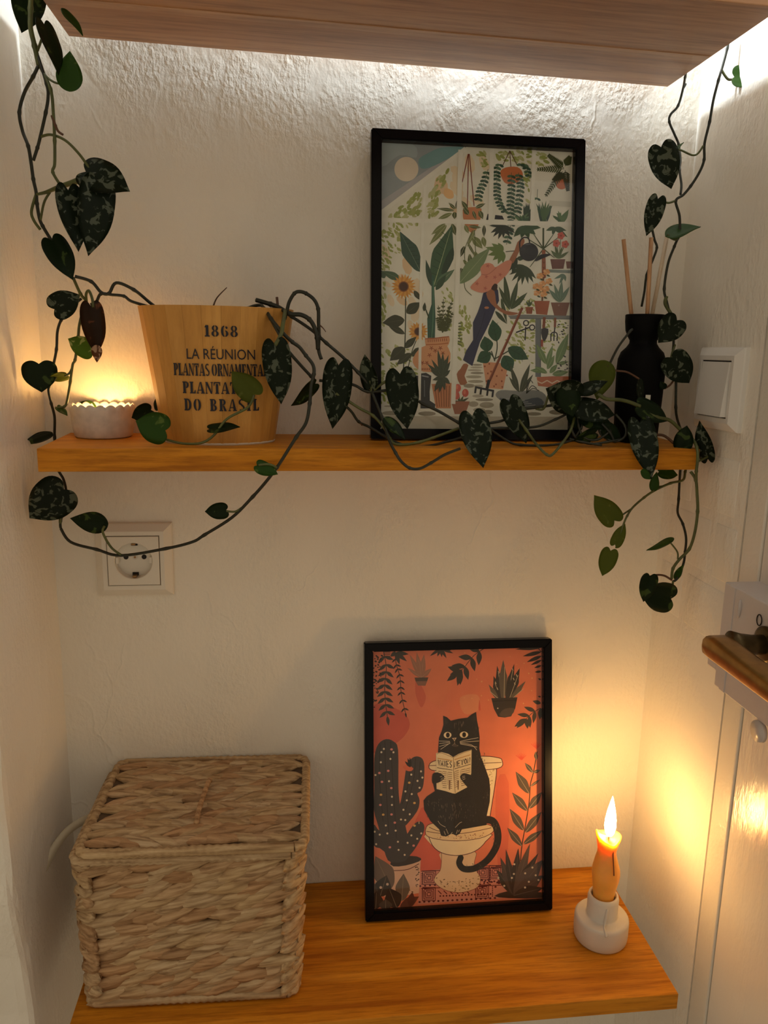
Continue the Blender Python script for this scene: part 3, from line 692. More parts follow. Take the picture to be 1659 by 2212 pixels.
    # tulip pot
    for t in [(660, 930), (790, 905), (700, 905), (745, 890)]: p.leaf((72, 86, 64), (722, 942), t, 18)
    for x, y in [(700, 830), (760, 868), (690, 890)]: p.stroke((84, 98, 70), [(720, 935), (x, y)], 6, 0); p.ell((212, 104, 92), (x, y), 26, 32, 14); p.ell((232, 138, 116), (x - 6, y - 6), 10, 18, 10)
    p.poly((168, 110, 84), [(648, 934), (796, 934), (762, 1034), (678, 1034)])
    # glazing bars in front of everything
    p.stroke((202, 198, 178), [(92, 1104), (1568, 1104)], 105, 0)
    for x, y, a, b2 in [(230, 1100, 90, 40), (1450, 1105, 90, 46)]: p.ell((190, 186, 166), (x, y), a, b2)
    A()
    p.stroke(BAR, [(90, 605), (740, 118)], 34, 0)
    p.stroke(BAR, [(85, 664), (1570, 692)], 34, 0)
    for q, wd in [([(430, 400), (414, 660), (404, 1129), (398, 2085)], 22), ([(700, 130), (692, 660), (688, 1129), (664, 2085)], 36), ([(942, 120), (938, 670)], 34), ([(1266, 130), (1262, 690)], 30)]: p.stroke(BAR, q, wd, 0)
    p.stroke((214, 216, 200), [(1390, 530), (1560, 540)], 40, 0)
    return p

def cat_print(W, H):
    p = Print([(804, 1412.5), (1175, 1410), (1183, 1959), (803, 1981)], W, H)
    s = 420 / 1659
    C = lambda: p.ctx(780, 1380, s); D = lambda: p.ctx(780, 1680, s)
    COR = (232, 130, 98); DK = (64, 58, 54); DK2 = (88, 76, 70); CAT = (44, 38, 35); CR = (242, 222, 184); MAR = (92, 32, 40)
    p.poly(COR, [(0, 0), (1, 0), (1, 1), (0, 1)], raw=True)
    C()
    for col, pts in [((216, 100, 82), [(90, 600), (330, 640), (420, 760), (330, 900), (90, 1000)]), ((218, 108, 84), [(480, 380), (560, 520), (520, 620), (470, 500)]), ((234, 150, 112), [(860, 540), (1010, 520), (1030, 640), (900, 680)]), ((232, 132, 96), [(600, 200), (800, 300), (700, 600), (560, 500)]), ((222, 104, 80), [(1030, 560), (1040, 650), (1020, 640)])]: p.poly(col, pts, 4)
    p.scatter([(240, 176, 120)], [(880, 150), (1500, 160), (1500, 620), (900, 620)], 26, 5, 1, 0, 1)
    D()
    p.poly((224, 104, 84), [(520, 300), (640, 420), (700, 840), (520, 850), (400, 700)], 3); p.poly((222, 112, 88), [(1180, 100), (1290, 90), (1280, 800), (1200, 820)], 3)
    # rug
    p.poly((222, 148, 132), [(505, 862), (700, 838), (1420, 818), (1240, 1100), (490, 1150)])
    def sq(cx, cy, r0, n):
        for k in range(n):
            q = r0 * (1 - k / n); p.stroke(MAR, [(cx - q, cy - q), (cx + q, cy - q), (cx + q, cy + q), (cx - q, cy + q), (cx - q, cy - q + 8)], 9, 0)
    for cx, cy in [(590, 915), (588, 1060), (1068, 872), (1062, 1040), (1180, 870)]: sq(cx, cy, 58, 4)
    for i in range(17): p.ell(MAR, (510 + i * 44, 988 - i * 2.5), 10, 8, 8); p.ell(MAR, (505 + i * 42, 1130 - i * 2), 11, 9, 8); p.ell(MAR, (690 + i * 28, 1078 - i), 8, 8, 8)
    for i in range(6): p.stroke(MAR, [(520, 880 + i * 18), (532, 880 + i * 18)], 7, 0); p.stroke(MAR, [(670 + i * 50, 1030), (700 + i * 50, 1060)], 8, 0); p.stroke(MAR, [(1130, 850 + i * 20), (1130, 862 + i * 20)], 14, 0); p.stroke(MAR, [(1150, 1000 + i * 16), (1160, 1000 + i * 16)], 10, 0)
    for y in (856, 1010): p.stroke(MAR, [(520, y), (690, y - 6)], 7, 0); p.stroke(MAR, [(1010, y - 18), (1240, y - 26)], 7, 0)
    p.scatter([MAR], [(1030, 930), (1240, 920), (1230, 1010), (1030, 1010)], 22, 10, 3, 0, 1.3); p.stroke(MAR, [(1440, 810), (1180, 818)], 6, 0)
    # toilet
    C()
    TO = (244, 226, 190)
    p.poly(TO, [(640, 1140), (1182, 1140), (1178, 1200), (1130, 1560), (640, 1560)]); p.stroke(MAR, [(1182, 1145), (1176, 1250), (1128, 1565)], 7)
    p.scatter([(190, 168, 120)], [(1115, 1160), (1160, 1160), (1140, 1300), (1115, 1300)], 16, 8, 4)
    p.poly(TO, [(588, 1118), (620, 1085), (760, 1058), (1060, 1044), (1200, 1060), (1230, 1085), (1222, 1140), (1080, 1160), (700, 1165), (600, 1152)], 2)
    p.stroke(MAR, [(588, 1118), (620, 1085), (760, 1058), (1060, 1044), (1200, 1060), (1230, 1085), (1222, 1140), (1080, 1162), (700, 1166), (600, 1152), (588, 1118)], 6, 3); p.stroke(MAR, [(592, 1120), (800, 1112), (1225, 1100)], 5)
    D()
    ped = [(700, 690), (990, 680), (992, 780), (1006, 850), (1046, 915), (1030, 990), (960, 1030), (850, 1048), (720, 1020), (636, 950), (650, 895), (688, 850), (700, 770)]
    p.poly((238, 208, 172), ped, 3); p.stroke((150, 90, 70), ped + [ped[0]], 5, 3)
    p.scatter([(120, 90, 60), (176, 140, 96)], [(640, 900), (800, 950), (1040, 900), (1030, 990), (850, 1045), (660, 970)], 60, 8, 5)
    bowl = [(575, 520), (1112, 520), (1090, 600), (1020, 670), (930, 708), (820, 720), (700, 695), (620, 630)]
    p.poly(TO, bowl, 3); p.stroke(MAR, bowl + [bowl[0]], 6, 3)
    seat = [(556, 500), (580, 450), (680, 430), (850, 440), (1050, 440), (1150, 470), (1150, 520), (1040, 570), (840, 592), (660, 575), (570, 545)]
    p.poly((240, 214, 170), seat, 3); p.stroke(MAR, seat + [seat[0]], 5, 3); p.stroke(MAR, [(565, 505), (700, 525), (900, 525), (1140, 480)], 5); p.stroke(MAR, [(590, 470), (660, 500), (720, 510)], 5)
    p.scatter([(150, 80, 60)], [(590, 530), (850, 545), (1100, 520), (1030, 565), (840, 585), (650, 565)], 44, 6, 6)
    # cactus with its pot
    p.poly((236, 196, 170), [(105, 770), (260, 800), (420, 760), (515, 745), (500, 1050), (390, 1068), (200, 1090), (105, 1000)]); p.poly((62, 50, 46), [(250, 770), (420, 720), (515, 740), (500, 770), (380, 805), (270, 812)], 2); p.stroke(MAR, [(270, 850), (400, 840), (500, 790)], 6)
    for x, y in [(480, 830), (490, 880), (484, 930), (486, 980), (430, 1040)]: p.scatter([(70, 40, 36)], [(x - 14, y - 16), (x + 16, y - 16), (x + 16, y + 16), (x - 14, y + 16)], 5, 8, int(x + y))
    CA = (72, 66, 66)
    C()
    p.poly(CA, [(104, 1300), (106, 1050), (140, 930), (210, 886), (278, 908), (316, 980), (318, 1300), (330, 1450), (345, 1500), (420, 1900), (250, 1960), (190, 1860), (140, 1650), (100, 1500)], 3)
    p.poly(CA, [(370, 1250), (390, 1130), (430, 1060), (480, 1038), (530, 1060), (548, 1130), (540, 1280), (515, 1340), (485, 1360), (505, 1420), (480, 1520), (350, 1660), (300, 1560), (340, 1420)], 3)
    D()
    p.poly(CA, [(350, 600), (400, 520), (460, 440), (505, 418), (540, 440), (545, 500), (500, 600), (440, 690), (380, 740), (330, 700)], 3); p.poly(CA, [(92, 440), (130, 480), (170, 520), (230, 600), (230, 700), (150, 650), (92, 620)], 2)
    C()
    for q in ([(160, 930), (150, 1200), (180, 1600)], [(200, 900), (205, 1200), (230, 1700)], [(250, 910), (265, 1200), (300, 1750)], [(470, 1050), (450, 1250), (380, 1500)], [(510, 1080), (500, 1250)], [(430, 1090), (400, 1300), (350, 1450)]): p.stroke((44, 38, 38), q, 5)
    dots = [(190, 970, 0), (168, 998, 0), (258, 975, 1), (275, 1000, 0), (248, 1057, 0), (163, 1085, 0), (228, 1160, 1), (150, 1178, 1), (115, 1195, 0), (172, 1255, 1), (235, 1250, 0), (255, 1310, 1), (163, 1367, 2), (260, 1385, 0), (157, 1456, 1), (260, 1457, 0), (182, 1541, 2), (256, 1540, 1), (205, 1636, 0), (285, 1612, 1), (292, 1682, 0), (218, 1706, 0), (150, 1716, 0), (312, 1780, 0), (240, 1828, 1), (318, 1852, 0), (372, 1896, 0), (518, 1168, 0), (432, 1195, 0), (530, 1222, 0), (487, 1250, 0), (414, 1265, 2), (505, 1310, 0), (380, 1340, 0), (436, 1364, 0), (392, 1418, 0), (460, 1442, 2), (362, 1500, 0), (418, 1540, 0), (340, 1585, 0), (378, 1590, 0), (460, 1640, 2), (432, 1725, 0), (520, 1708, 0), (484, 1755, 0), (398, 1790, 0), (452, 1815, 1), (118, 1800, 0), (105, 1690, 0)]
    for x, y, k in dots: p.ell([(236, 222, 198), (236, 150, 146), (232, 186, 110)][k], (x, y), 12 if k else 9, 10 if k else 9, 10)
    p.poly((226, 116, 84), [(355, 1125), (400, 1112), (450, 1140), (430, 1165), (390, 1160)], 2)
    for t in [(375, 1078), (400, 1052), (420, 1046), (392, 1090)]: p.leaf(CAT, (425, 1130), t, 22)
    D()
    p.stroke(CR, [(500, 418), (500, 440)], 6, 0)
    # bottom left foliage
    for b, t, wd, c, v in [((250, 1010), (110, 720), 190, (122, 104, 92), (168, 148, 126)), ((345, 1120), (362, 876), 130, (120, 104, 90), (176, 156, 132)), ((150, 1080), (210, 890), 150, DK, (160, 140, 118)), ((100, 1080), (100, 960), 60, DK2, (150, 130, 110)), ((300, 1180), (230, 1000), 160, (54, 46, 44), (170, 150, 126)), ((110, 1190), (120, 1030), 130, (60, 52, 48), (170, 150, 126)), ((200, 1200), (200, 1100), 120, DK2, (180, 160, 134)), ((330, 1180), (500, 1080), 90, (110, 62, 50), None), ((420, 1170), (440, 1040), 70, (96, 52, 44), None)]: p.leaf(c, b, t, wd, v, .45, 4)
    for x, y in [(157, 998), (217, 970)]: p.ell((226, 200, 180), (x, y), 12)
    # cat
    C()
    cat = [(712, 692), (745, 705), (780, 736), (850, 720), (925, 712), (960, 685), (1000, 664), (1008, 735), (1022, 800), (1032, 880), (1030, 980), (1045, 1050), (1085, 1150), (1118, 1240), (1128, 1330), (1124, 1440), (1098, 1560)]
    p.poly(CAT, cat + [(1098, 1640), (880, 1676), (860, 1715), (830, 1730), (790, 1712), (740, 1738), (695, 1728), (680, 1676), (600, 1600), (545, 1500), (540, 1420), (570, 1385), (640, 1340), (618, 1250), (622, 1195), (670, 1170), (668, 1000), (676, 880), (700, 822), (715, 770)])
    D()
    p.stroke(CAT, [(1050, 410), (1150, 420), (1196, 520), (1186, 640), (1110, 760), (1000, 832), (900, 838), (858, 790), (870, 740)], 66, 5, .8, True)
    C()
    p.poly((60, 52, 48), [(722, 712), (735, 722), (760, 745), (735, 770), (722, 750)]); p.poly((60, 52, 48), [(995, 690), (975, 700), (955, 730), (985, 745), (998, 725)])
    FUR = (112, 98, 86)
    r = random.Random(9)
    def fur(x0, x1, y0, y1, n, ln=16, lean=0):
        for i in range(n):
            x, y = r.uniform(x0, x1), r.uniform(y0, y1); l = ln * r.uniform(.6, 1.4); p.stroke(FUR, [(x, y), (x + lean, y + l)], 3.2, 0)
    fur(800, 900, 740, 800, 16, 22); fur(960, 1030, 790, 860, 8, 12); fur(1050, 1110, 1340, 1400, 14, 14, 4); fur(700, 880, 1440, 1580, 30, 26); fur(570, 700, 1400, 1560, 22, 16, 4); fur(880, 1100, 1440, 1620, 24, 12); fur(1000, 1080, 1010, 1120, 10, 14)
    D(); fur(1150, 1210, 420, 700, 16, 12, -4); fur(940, 1100, 790, 840, 12, 8, 12); fur(860, 930, 800, 850, 6, 8, 6); C()
    for q in ([(735, 1655), (690, 1630), (668, 1600)], [(760, 1715), (740, 1670)], [(795, 1700), (780, 1720)], [(820, 1660), (860, 1620), (880, 1612)], [(735, 1725), (722, 1690)], [(830, 1716), (842, 1680)], [(850, 1700), (858, 1680)]): p.stroke((206, 190, 166), q, 4)
    for cx, cy, a, b2 in [(751, 858, 34, 27), (894, 857, 37, 27)]:
        p.ell(CR, (cx, cy), a, b2); p.ell((60, 30, 20), (cx + 2, cy), 17, 22); p.ell((24, 14, 12), (cx + 2, cy + 1), 12, 19)
    p.poly((236, 210, 180), [(790, 884), (830, 882), (812, 910)]); p.poly(CAT, [(800, 889), (822, 888), (811, 902)])
    p.stroke((150, 130, 112), [(811, 908), (812, 930), (790, 950)], 5); p.stroke((150, 130, 112), [(812, 930), (826, 945), (845, 950)], 5); p.poly((84, 72, 64), [(790, 950), (812, 935), (848, 955), (815, 962)])
    for q in ([(772, 912), (676, 908)], [(772, 920), (678, 930)], [(775, 925), (690, 980)], [(772, 930), (678, 955)], [(858, 915), (930, 900), (1020, 884)], [(858, 922), (1028, 912)], [(860, 928), (960, 945), (1008, 990)], [(862, 935), (1010, 965)]): p.stroke((216, 202, 182), q, 4)
    # newspaper
    PAP = (240, 224, 188)
    p.poly(PAP, [(650, 1012), (700, 1004), (760, 1020), (800, 1048), (800, 1362), (730, 1340), (655, 1322)]); p.poly((234, 216, 178), [(800, 1048), (850, 1020), (905, 1000), (962, 986), (960, 1190), (925, 1310), (820, 1364), (800, 1362)])
    p.stroke((150, 120, 84), [(802, 1050), (806, 1200), (820, 1360)], 5); p.stroke((150, 120, 84), [(655, 1020), (700, 1012), (800, 1052)], 4); p.stroke((150, 120, 84), [(800, 1052), (880, 1015), (960, 990)], 4)
    p.stroke((196, 140, 60), [(662, 1056), (792, 1078)], 6, 0); p.stroke((196, 140, 60), [(812, 1070), (952, 1030)], 6, 0); p.stroke((60, 44, 36), [(660, 1138), (796, 1160)], 5, 0); p.stroke((60, 44, 36), [(812, 1150), (955, 1110)], 5, 0)
    INKC = (58, 36, 30)
    GL = {'V': [[(0, 0), (.5, 1), (1, 0)]], 'A': [[(0, 1), (.5, 0), (1, 1)], [(.2, .65), (.8, .65)]], 'Y': [[(0, 0), (.5, .5), (1, 0)], [(.5, .5), (.5, 1)]], 'E': [[(1, 0), (0, 0), (0, 1), (1, 1)], [(0, .5), (.8, .5)]],
          'S': [[(1, .08), (.4, 0), (.05, .25), (.9, .7), (.6, 1), (0, .92)]], 'N': [[(0, 1), (0, 0), (1, 1), (1, 0)]], 'O': [[(.5, 0), (.05, .3), (.05, .7), (.5, 1), (.95, .7), (.95, .3), (.5, 0)]]}
    def word(txt, x0, y0, dx, dy, wd, ht, sw):
        for i, ch in enumerate(txt):
            ox, oy = x0 + dx * i, y0 + dy * i
            for st in GL[ch]: p.stroke(INKC, [(ox + a * wd, oy + b2 * ht + dy / dx * a * wd) for a, b2 in st], sw, 0)
    word('VAYES', 668, 1068, 25.5, 4.2, 19, 50, 7); word('NEYON', 812, 1090, 29, -8, 20, 46, 7)
    for k, (x0, x1, y0) in enumerate([(672, 700, 1168), (708, 744, 1172), (756, 792, 1178), (816, 850, 1172), (872, 908, 1160), (918, 952, 1150)]):
        sl = .12 if k < 3 else -.22
        for i in range(9):
            y = y0 + i * 17
            if k in (0, 5) and i > 2: break
            p.stroke((130, 100, 76), [(x0, y), (x1, y + (x1 - x0) * sl)], 5, 0)
        p.stroke((150, 120, 90), [(x0 - 4, y0), (x0 - 4, y0 + 110)], 3, 0)
    for x in (770, 845): p.stroke((130, 100, 76), [(x, 1250), (x, 1330)], 14, 0, .6)
    # paws over the paper
    for pts in ([(618, 1270), (620, 1195), (660, 1178), (710, 1200), (724, 1225), (705, 1250), (660, 1270)], [(960, 1330), (870, 1240), (868, 1205), (905, 1190), (960, 1205), (1020, 1230)]): p.poly(CAT, pts, 3)
    p.poly(CAT, [(925, 1305), (960, 1190), (1100, 1250), (1100, 1400), (940, 1360)])
    for q in ([(705, 1210), (685, 1218)], [(718, 1225), (695, 1232)], [(712, 1242), (690, 1245)], [(880, 1215), (905, 1212)], [(878, 1230), (905, 1224)], [(885, 1245), (908, 1236)]): p.stroke((206, 190, 166), q, 4, 0)
    # hanging sprays and sprigs
    def spray(pts, col, n, ln, wd, ang=.9, st=5):
        c = crom(pts, 10); p.stroke(col, pts, st)
        for i in range(1, n + 1):
            k = int(len(c) * i / (n + 1)); a, b2 = c[k], c[min(len(c) - 1, k + 1)]
            th = math.atan2(b2[1] - a[1], b2[0] - a[0])
            for sd in (-1, 1): p.leaf(col, a, (a[0] + ln * cos(th + sd * ang), a[1] + ln * sin(th + sd * ang)), wd)
        a, b2 = c[-2], c[-1]; th = math.atan2(b2[1] - a[1], b2[0] - a[0]); p.leaf(col, b2, (b2[0] + ln * cos(th), b2[1] + ln * sin(th)), wd)
    spray([(190, 130), (215, 280), (200, 420), (205, 560), (222, 690)], (70, 66, 60), 9, 84, 30, 1.0, 7)
    spray([(290, 130), (300, 240), (335, 360), (345, 500), (380, 660)], (58, 46, 42), 10, 46, 15, .9, 6)
    for t in [(250, 180), (330, 250), (395, 225), (410, 165), (270, 165)]: p.leaf((70, 66, 60), (300, 150), t, 36)
    for y in (140, 152, 166, 180): p.stroke((58, 46, 42), [(190, y), (250, y)], 5, 0)
    p.scatter([(52, 40, 38)], [(95, 160), (185, 160), (160, 420), (98, 660)], 54, 9, 12, 0, 1.5)
    spray([(1085, 118), (980, 185), (885, 295), (840, 330)], (66, 60, 54), 4, 118, 48, .95, 6); p.leaf((66, 60, 54), (870, 300), (836, 440), 52); p.leaf((66, 60, 54), (870, 305), (768, 345), 34)
    for t in [(595, 185), (660, 190), (700, 195), (740, 205), (800, 165), (780, 140)]: p.leaf((66, 58, 52), (690, 120), t, 26)
    for b, t, wd in [((1560, 130), (1335, 140), 30), ((1560, 165), (1400, 200), 34), ((1562, 200), (1435, 250), 32), ((1562, 235), (1470, 275), 24), ((1562, 280), (1500, 300), 20), ((1562, 330), (1505, 335), 20), ((1562, 400), (1535, 390), 16), ((1562, 545), (1535, 540), 14)]: p.leaf((52, 42, 38), b, t, wd)
    p.stroke((56, 46, 42), [(1520, 120), (1562, 165)], 8, 0)
    spray([(1562, 640), (1490, 680), (1430, 735)], (74, 68, 62), 2, 105, 36, .9, 6); p.leaf((74, 68, 62), (1440, 730), (1335, 795), 50); p.leaf((74, 68, 62), (1440, 730), (1450, 815), 40); p.leaf((74, 68, 62), (1562, 600), (1490, 578), 36); p.leaf((74, 68, 62), (1562, 640), (1555, 740), 40)
    # faded pot and snake plant pot
    FD = (172, 122, 100)
    for t, wd in [((420, 170), 44), ((480, 150), 48), ((545, 170), 54), ((610, 290), 44), ((400, 280), 30), ((500, 190), 30)]: p.leaf(FD, (520, 365), t, wd, (196, 150, 124))
    p.poly((94, 78, 68), [(462, 364), (582, 364), (572, 395), (470, 395)]); p.poly((146, 104, 86), [(470, 395), (572, 395), (556, 435), (492, 432)])
    for t, wd, c in [((1150, 360), 60, DK), ((1180, 275), 60, DK), ((1232, 226), 72, (104, 94, 82)), ((1328, 262), 60, DK), ((1376, 298), 74, DK), ((1108, 432), 40, (110, 98, 84)), ((1428, 410), 44, (110, 98, 84))]: p.leaf(c, (1235 + (t[0] - 1240) * .3, 570), t, wd, None, .55); p.stroke((206, 190, 160), [(1235 + (t[0] - 1240) * .3 + 10, 565), (t[0] + (12 if t[0] < 1240 else -14), t[1] + 60)], 4, 0)
    for x, y in [(1165, 410), (1190, 320), (1310, 300), (1345, 350), (1330, 420), (1180, 460), (1320, 380)]: p.stroke((214, 200, 174), [(x, y), (x + 8, y + 20)], 6, 0)
    p.poly((62, 54, 50), [(1132, 550), (1358, 545), (1340, 640), (1305, 706), (1250, 716), (1192, 708), (1155, 640)]); p.poly((92, 78, 70), [(1200, 690), (1250, 640), (1335, 640), (1305, 700), (1240, 712)], 2); p.stroke((40, 34, 32), [(1140, 575), (1352, 570)], 6, 0)
    p.ell((222, 206, 182), (1188, 636), 6)
    # right-hand sprig with red flowers
    SP = (92, 82, 74)
    p.stroke((76, 58, 50), [(1535, 1010), (1505, 1190), (1480, 1290), (1470, 1450), (1440, 1650), (1412, 1820), (1400, 1960)], 9)
    for b, t, wd in [((1500, 1190), (1428, 1105), 40), ((1505, 1190), (1565, 1170), 30), ((1470, 1370), (1350, 1180), 84), ((1480, 1310), (1565, 1250), 24), ((1455, 1520), (1320, 1360), 70), ((1470, 1500), (1580, 1360), 70), ((1425, 1690), (1300, 1500), 74), ((1440, 1710), (1580, 1530), 74), ((1410, 1825), (1280, 1665), 64), ((1425, 1810), (1590, 1690), 60), ((1530, 1080), (1520, 1010), 34)]: p.leaf(SP, b, t, wd, (170, 156, 136), .45, 5)
    for c in [(1400, 1080), (1530, 985)]:
        for k in range(7): p.stroke((226, 92, 74), [c, (c[0] - 50 + k * 15, c[1] - 60 + abs(k - 3) * 6)], 9, 0, .4)
    # agave bottom right
    D()
    p.poly((66, 52, 48), [(1170, 1080), (1280, 1040), (1380, 1050), (1590, 1050), (1592, 1100), (1300, 1100)], 2)
    for t, wd, c in [((1190, 845), 80, DK), ((1222, 738), 80, (88, 74, 70)), ((1270, 668), 66, (70, 60, 58)), ((1380, 660), 80, (66, 56, 54)), ((1482, 620), 80, (96, 80, 74)), ((1555, 705), 86, (66, 56, 54)), ((1600, 760), 150, (98, 82, 78)), ((1600, 900), 140, (92, 76, 72)), ((1600, 1010), 110, (66, 56, 54))]: p.leaf(c, (1345, 1075), t, wd, (120, 104, 96), .5, 4)
    for x, y in [(1342, 885), (1325, 920), (1205, 920), (1258, 990), (1505, 830), (1442, 880), (1535, 898), (1475, 955), (1442, 1005), (1560, 940), (1345, 800)]: p.ell((222, 206, 186), (x, y), 9)
    return p

def picture(loc, lean, yaw, W, H, rail, printfn, label, quad_lip=.002):
    root = empty('picture_frame', loc, label, 'picture frame', None, (-lean, 0, yaw))
    T = .014; w2 = W / 2
    def railmesh(pts):      # mitred rail: a trapezium in front view, with a small inner bevel
        bm = bmesh.new(); f = [bm.verts.new((x, -T, z)) for x, z in pts]; b = [bm.verts.new((x, 0, z)) for x, z in pts]
        bm.faces.new(f); bm.faces.new(b[::-1])
        for i in range(4): bm.faces.new([f[i], b[i], b[(i + 1) % 4], f[(i + 1) % 4]])
        bmesh.ops.bevel(bm, geom=bm.edges[:], offset=.0011, segments=2, affect='EDGES'); return bm
    for pts in ([(-w2, 0), (w2, 0), (w2 - rail, rail), (-w2 + rail, rail)], [(w2, 0), (w2, H), (w2 - rail, H - rail), (w2 - rail, rail)],
                [(w2, H), (-w2, H), (-w2 + rail, H - rail), (w2 - rail, H - rail)], [(-w2, H), (-w2, 0), (-w2 + rail, rail), (-w2 + rail, H - rail)]):
        bm_link('rail', railmesh(pts), M['black_frame'], root)
    box('backing_board', (-w2 + rail * .5, -.0035, rail * .5), (w2 - rail * .5, -.0005, H - rail * .5), M['straw_dark'], root)
    pw, ph = W - 2 * rail, H - 2 * rail
    p = printfn(pw, ph); o = p.build('art_print', root, (0, -.0045, H / 2))
    box('glazing', (-pw / 2 - .001, -.0112, rail - .001), (pw / 2 + .001, -.0102, H - rail + .001), M['glass'], root)
    return root

# front-bottom edge / front-top edge of the two frames (they stand on their shelf and lean on the wall)
def lean_frame(xc, yb, zs, yt, zt, W, rail, fn, label):
    H = sqrt((yt - yb) ** 2 + (zt - zs) ** 2); a = math.atan2(yt - yb, zt - zs)
    return picture((xc, yb + .014 * cos(a), zs + .0002), a, 0, W, H, rail, fn, label)
pf1 = lean_frame(.1895, -.0585, ZM, -.0160, 1.7115, .2200, .0105, greenhouse_print, 'black framed greenhouse illustration of a gardener in a pink hat, on the middle shelf')
pf2 = lean_frame(.1895, -.0775, ZB, -.0160, 1.1715, .2185, .0100, cat_print, 'black framed coral print of a black cat reading on a toilet, on the bottom shelf')

# ------------------------------------------------------------------ wooden planter
PX, PY = -.0705, -.0640
A1, B1, A0, B0, PH = .0728, .0570, .0540, .0420, .1262      # oval semi-axes at rim and base, height
pot = empty('planter', (PX, PY, ZM), 'tapered wooden slat planter with stencilled black lettering, on the middle shelf', 'planter')
NST = 26
for k in range(NST):
    V = []
    for z, a, b2 in ((.002, A0, B0), (PH, A1, B1)):
        for th in (2 * pi * (k + .004) / NST, 2 * pi * (k + .996) / NST):
            V += [(a * cos(th), b2 * sin(th), z), ((a - .005) * cos(th), (b2 - .005) * sin(th), z)]
    Fc = [(0, 2, 6, 4), (1, 5, 7, 3), (0, 4, 5, 1), (2, 3, 7, 6), (4, 6, 7, 5), (0, 1, 3, 2)]
    mesh('stave', V, Fc, M['stave'], pot)
lathe('base_disc', [(0, 0), (.99, 0), (1.0, .0015), (1.0, .0022), (0, .0022)], M['ceramic'], pot, 40, (0, 0, 0), True, None, (A0, B0))
lathe('soil', [(0, .112), (.55, .114), (.93, .108)], M['soil'], pot, 40, (0, 0, 0), True, None, (A1 - .004, B1 - .004))

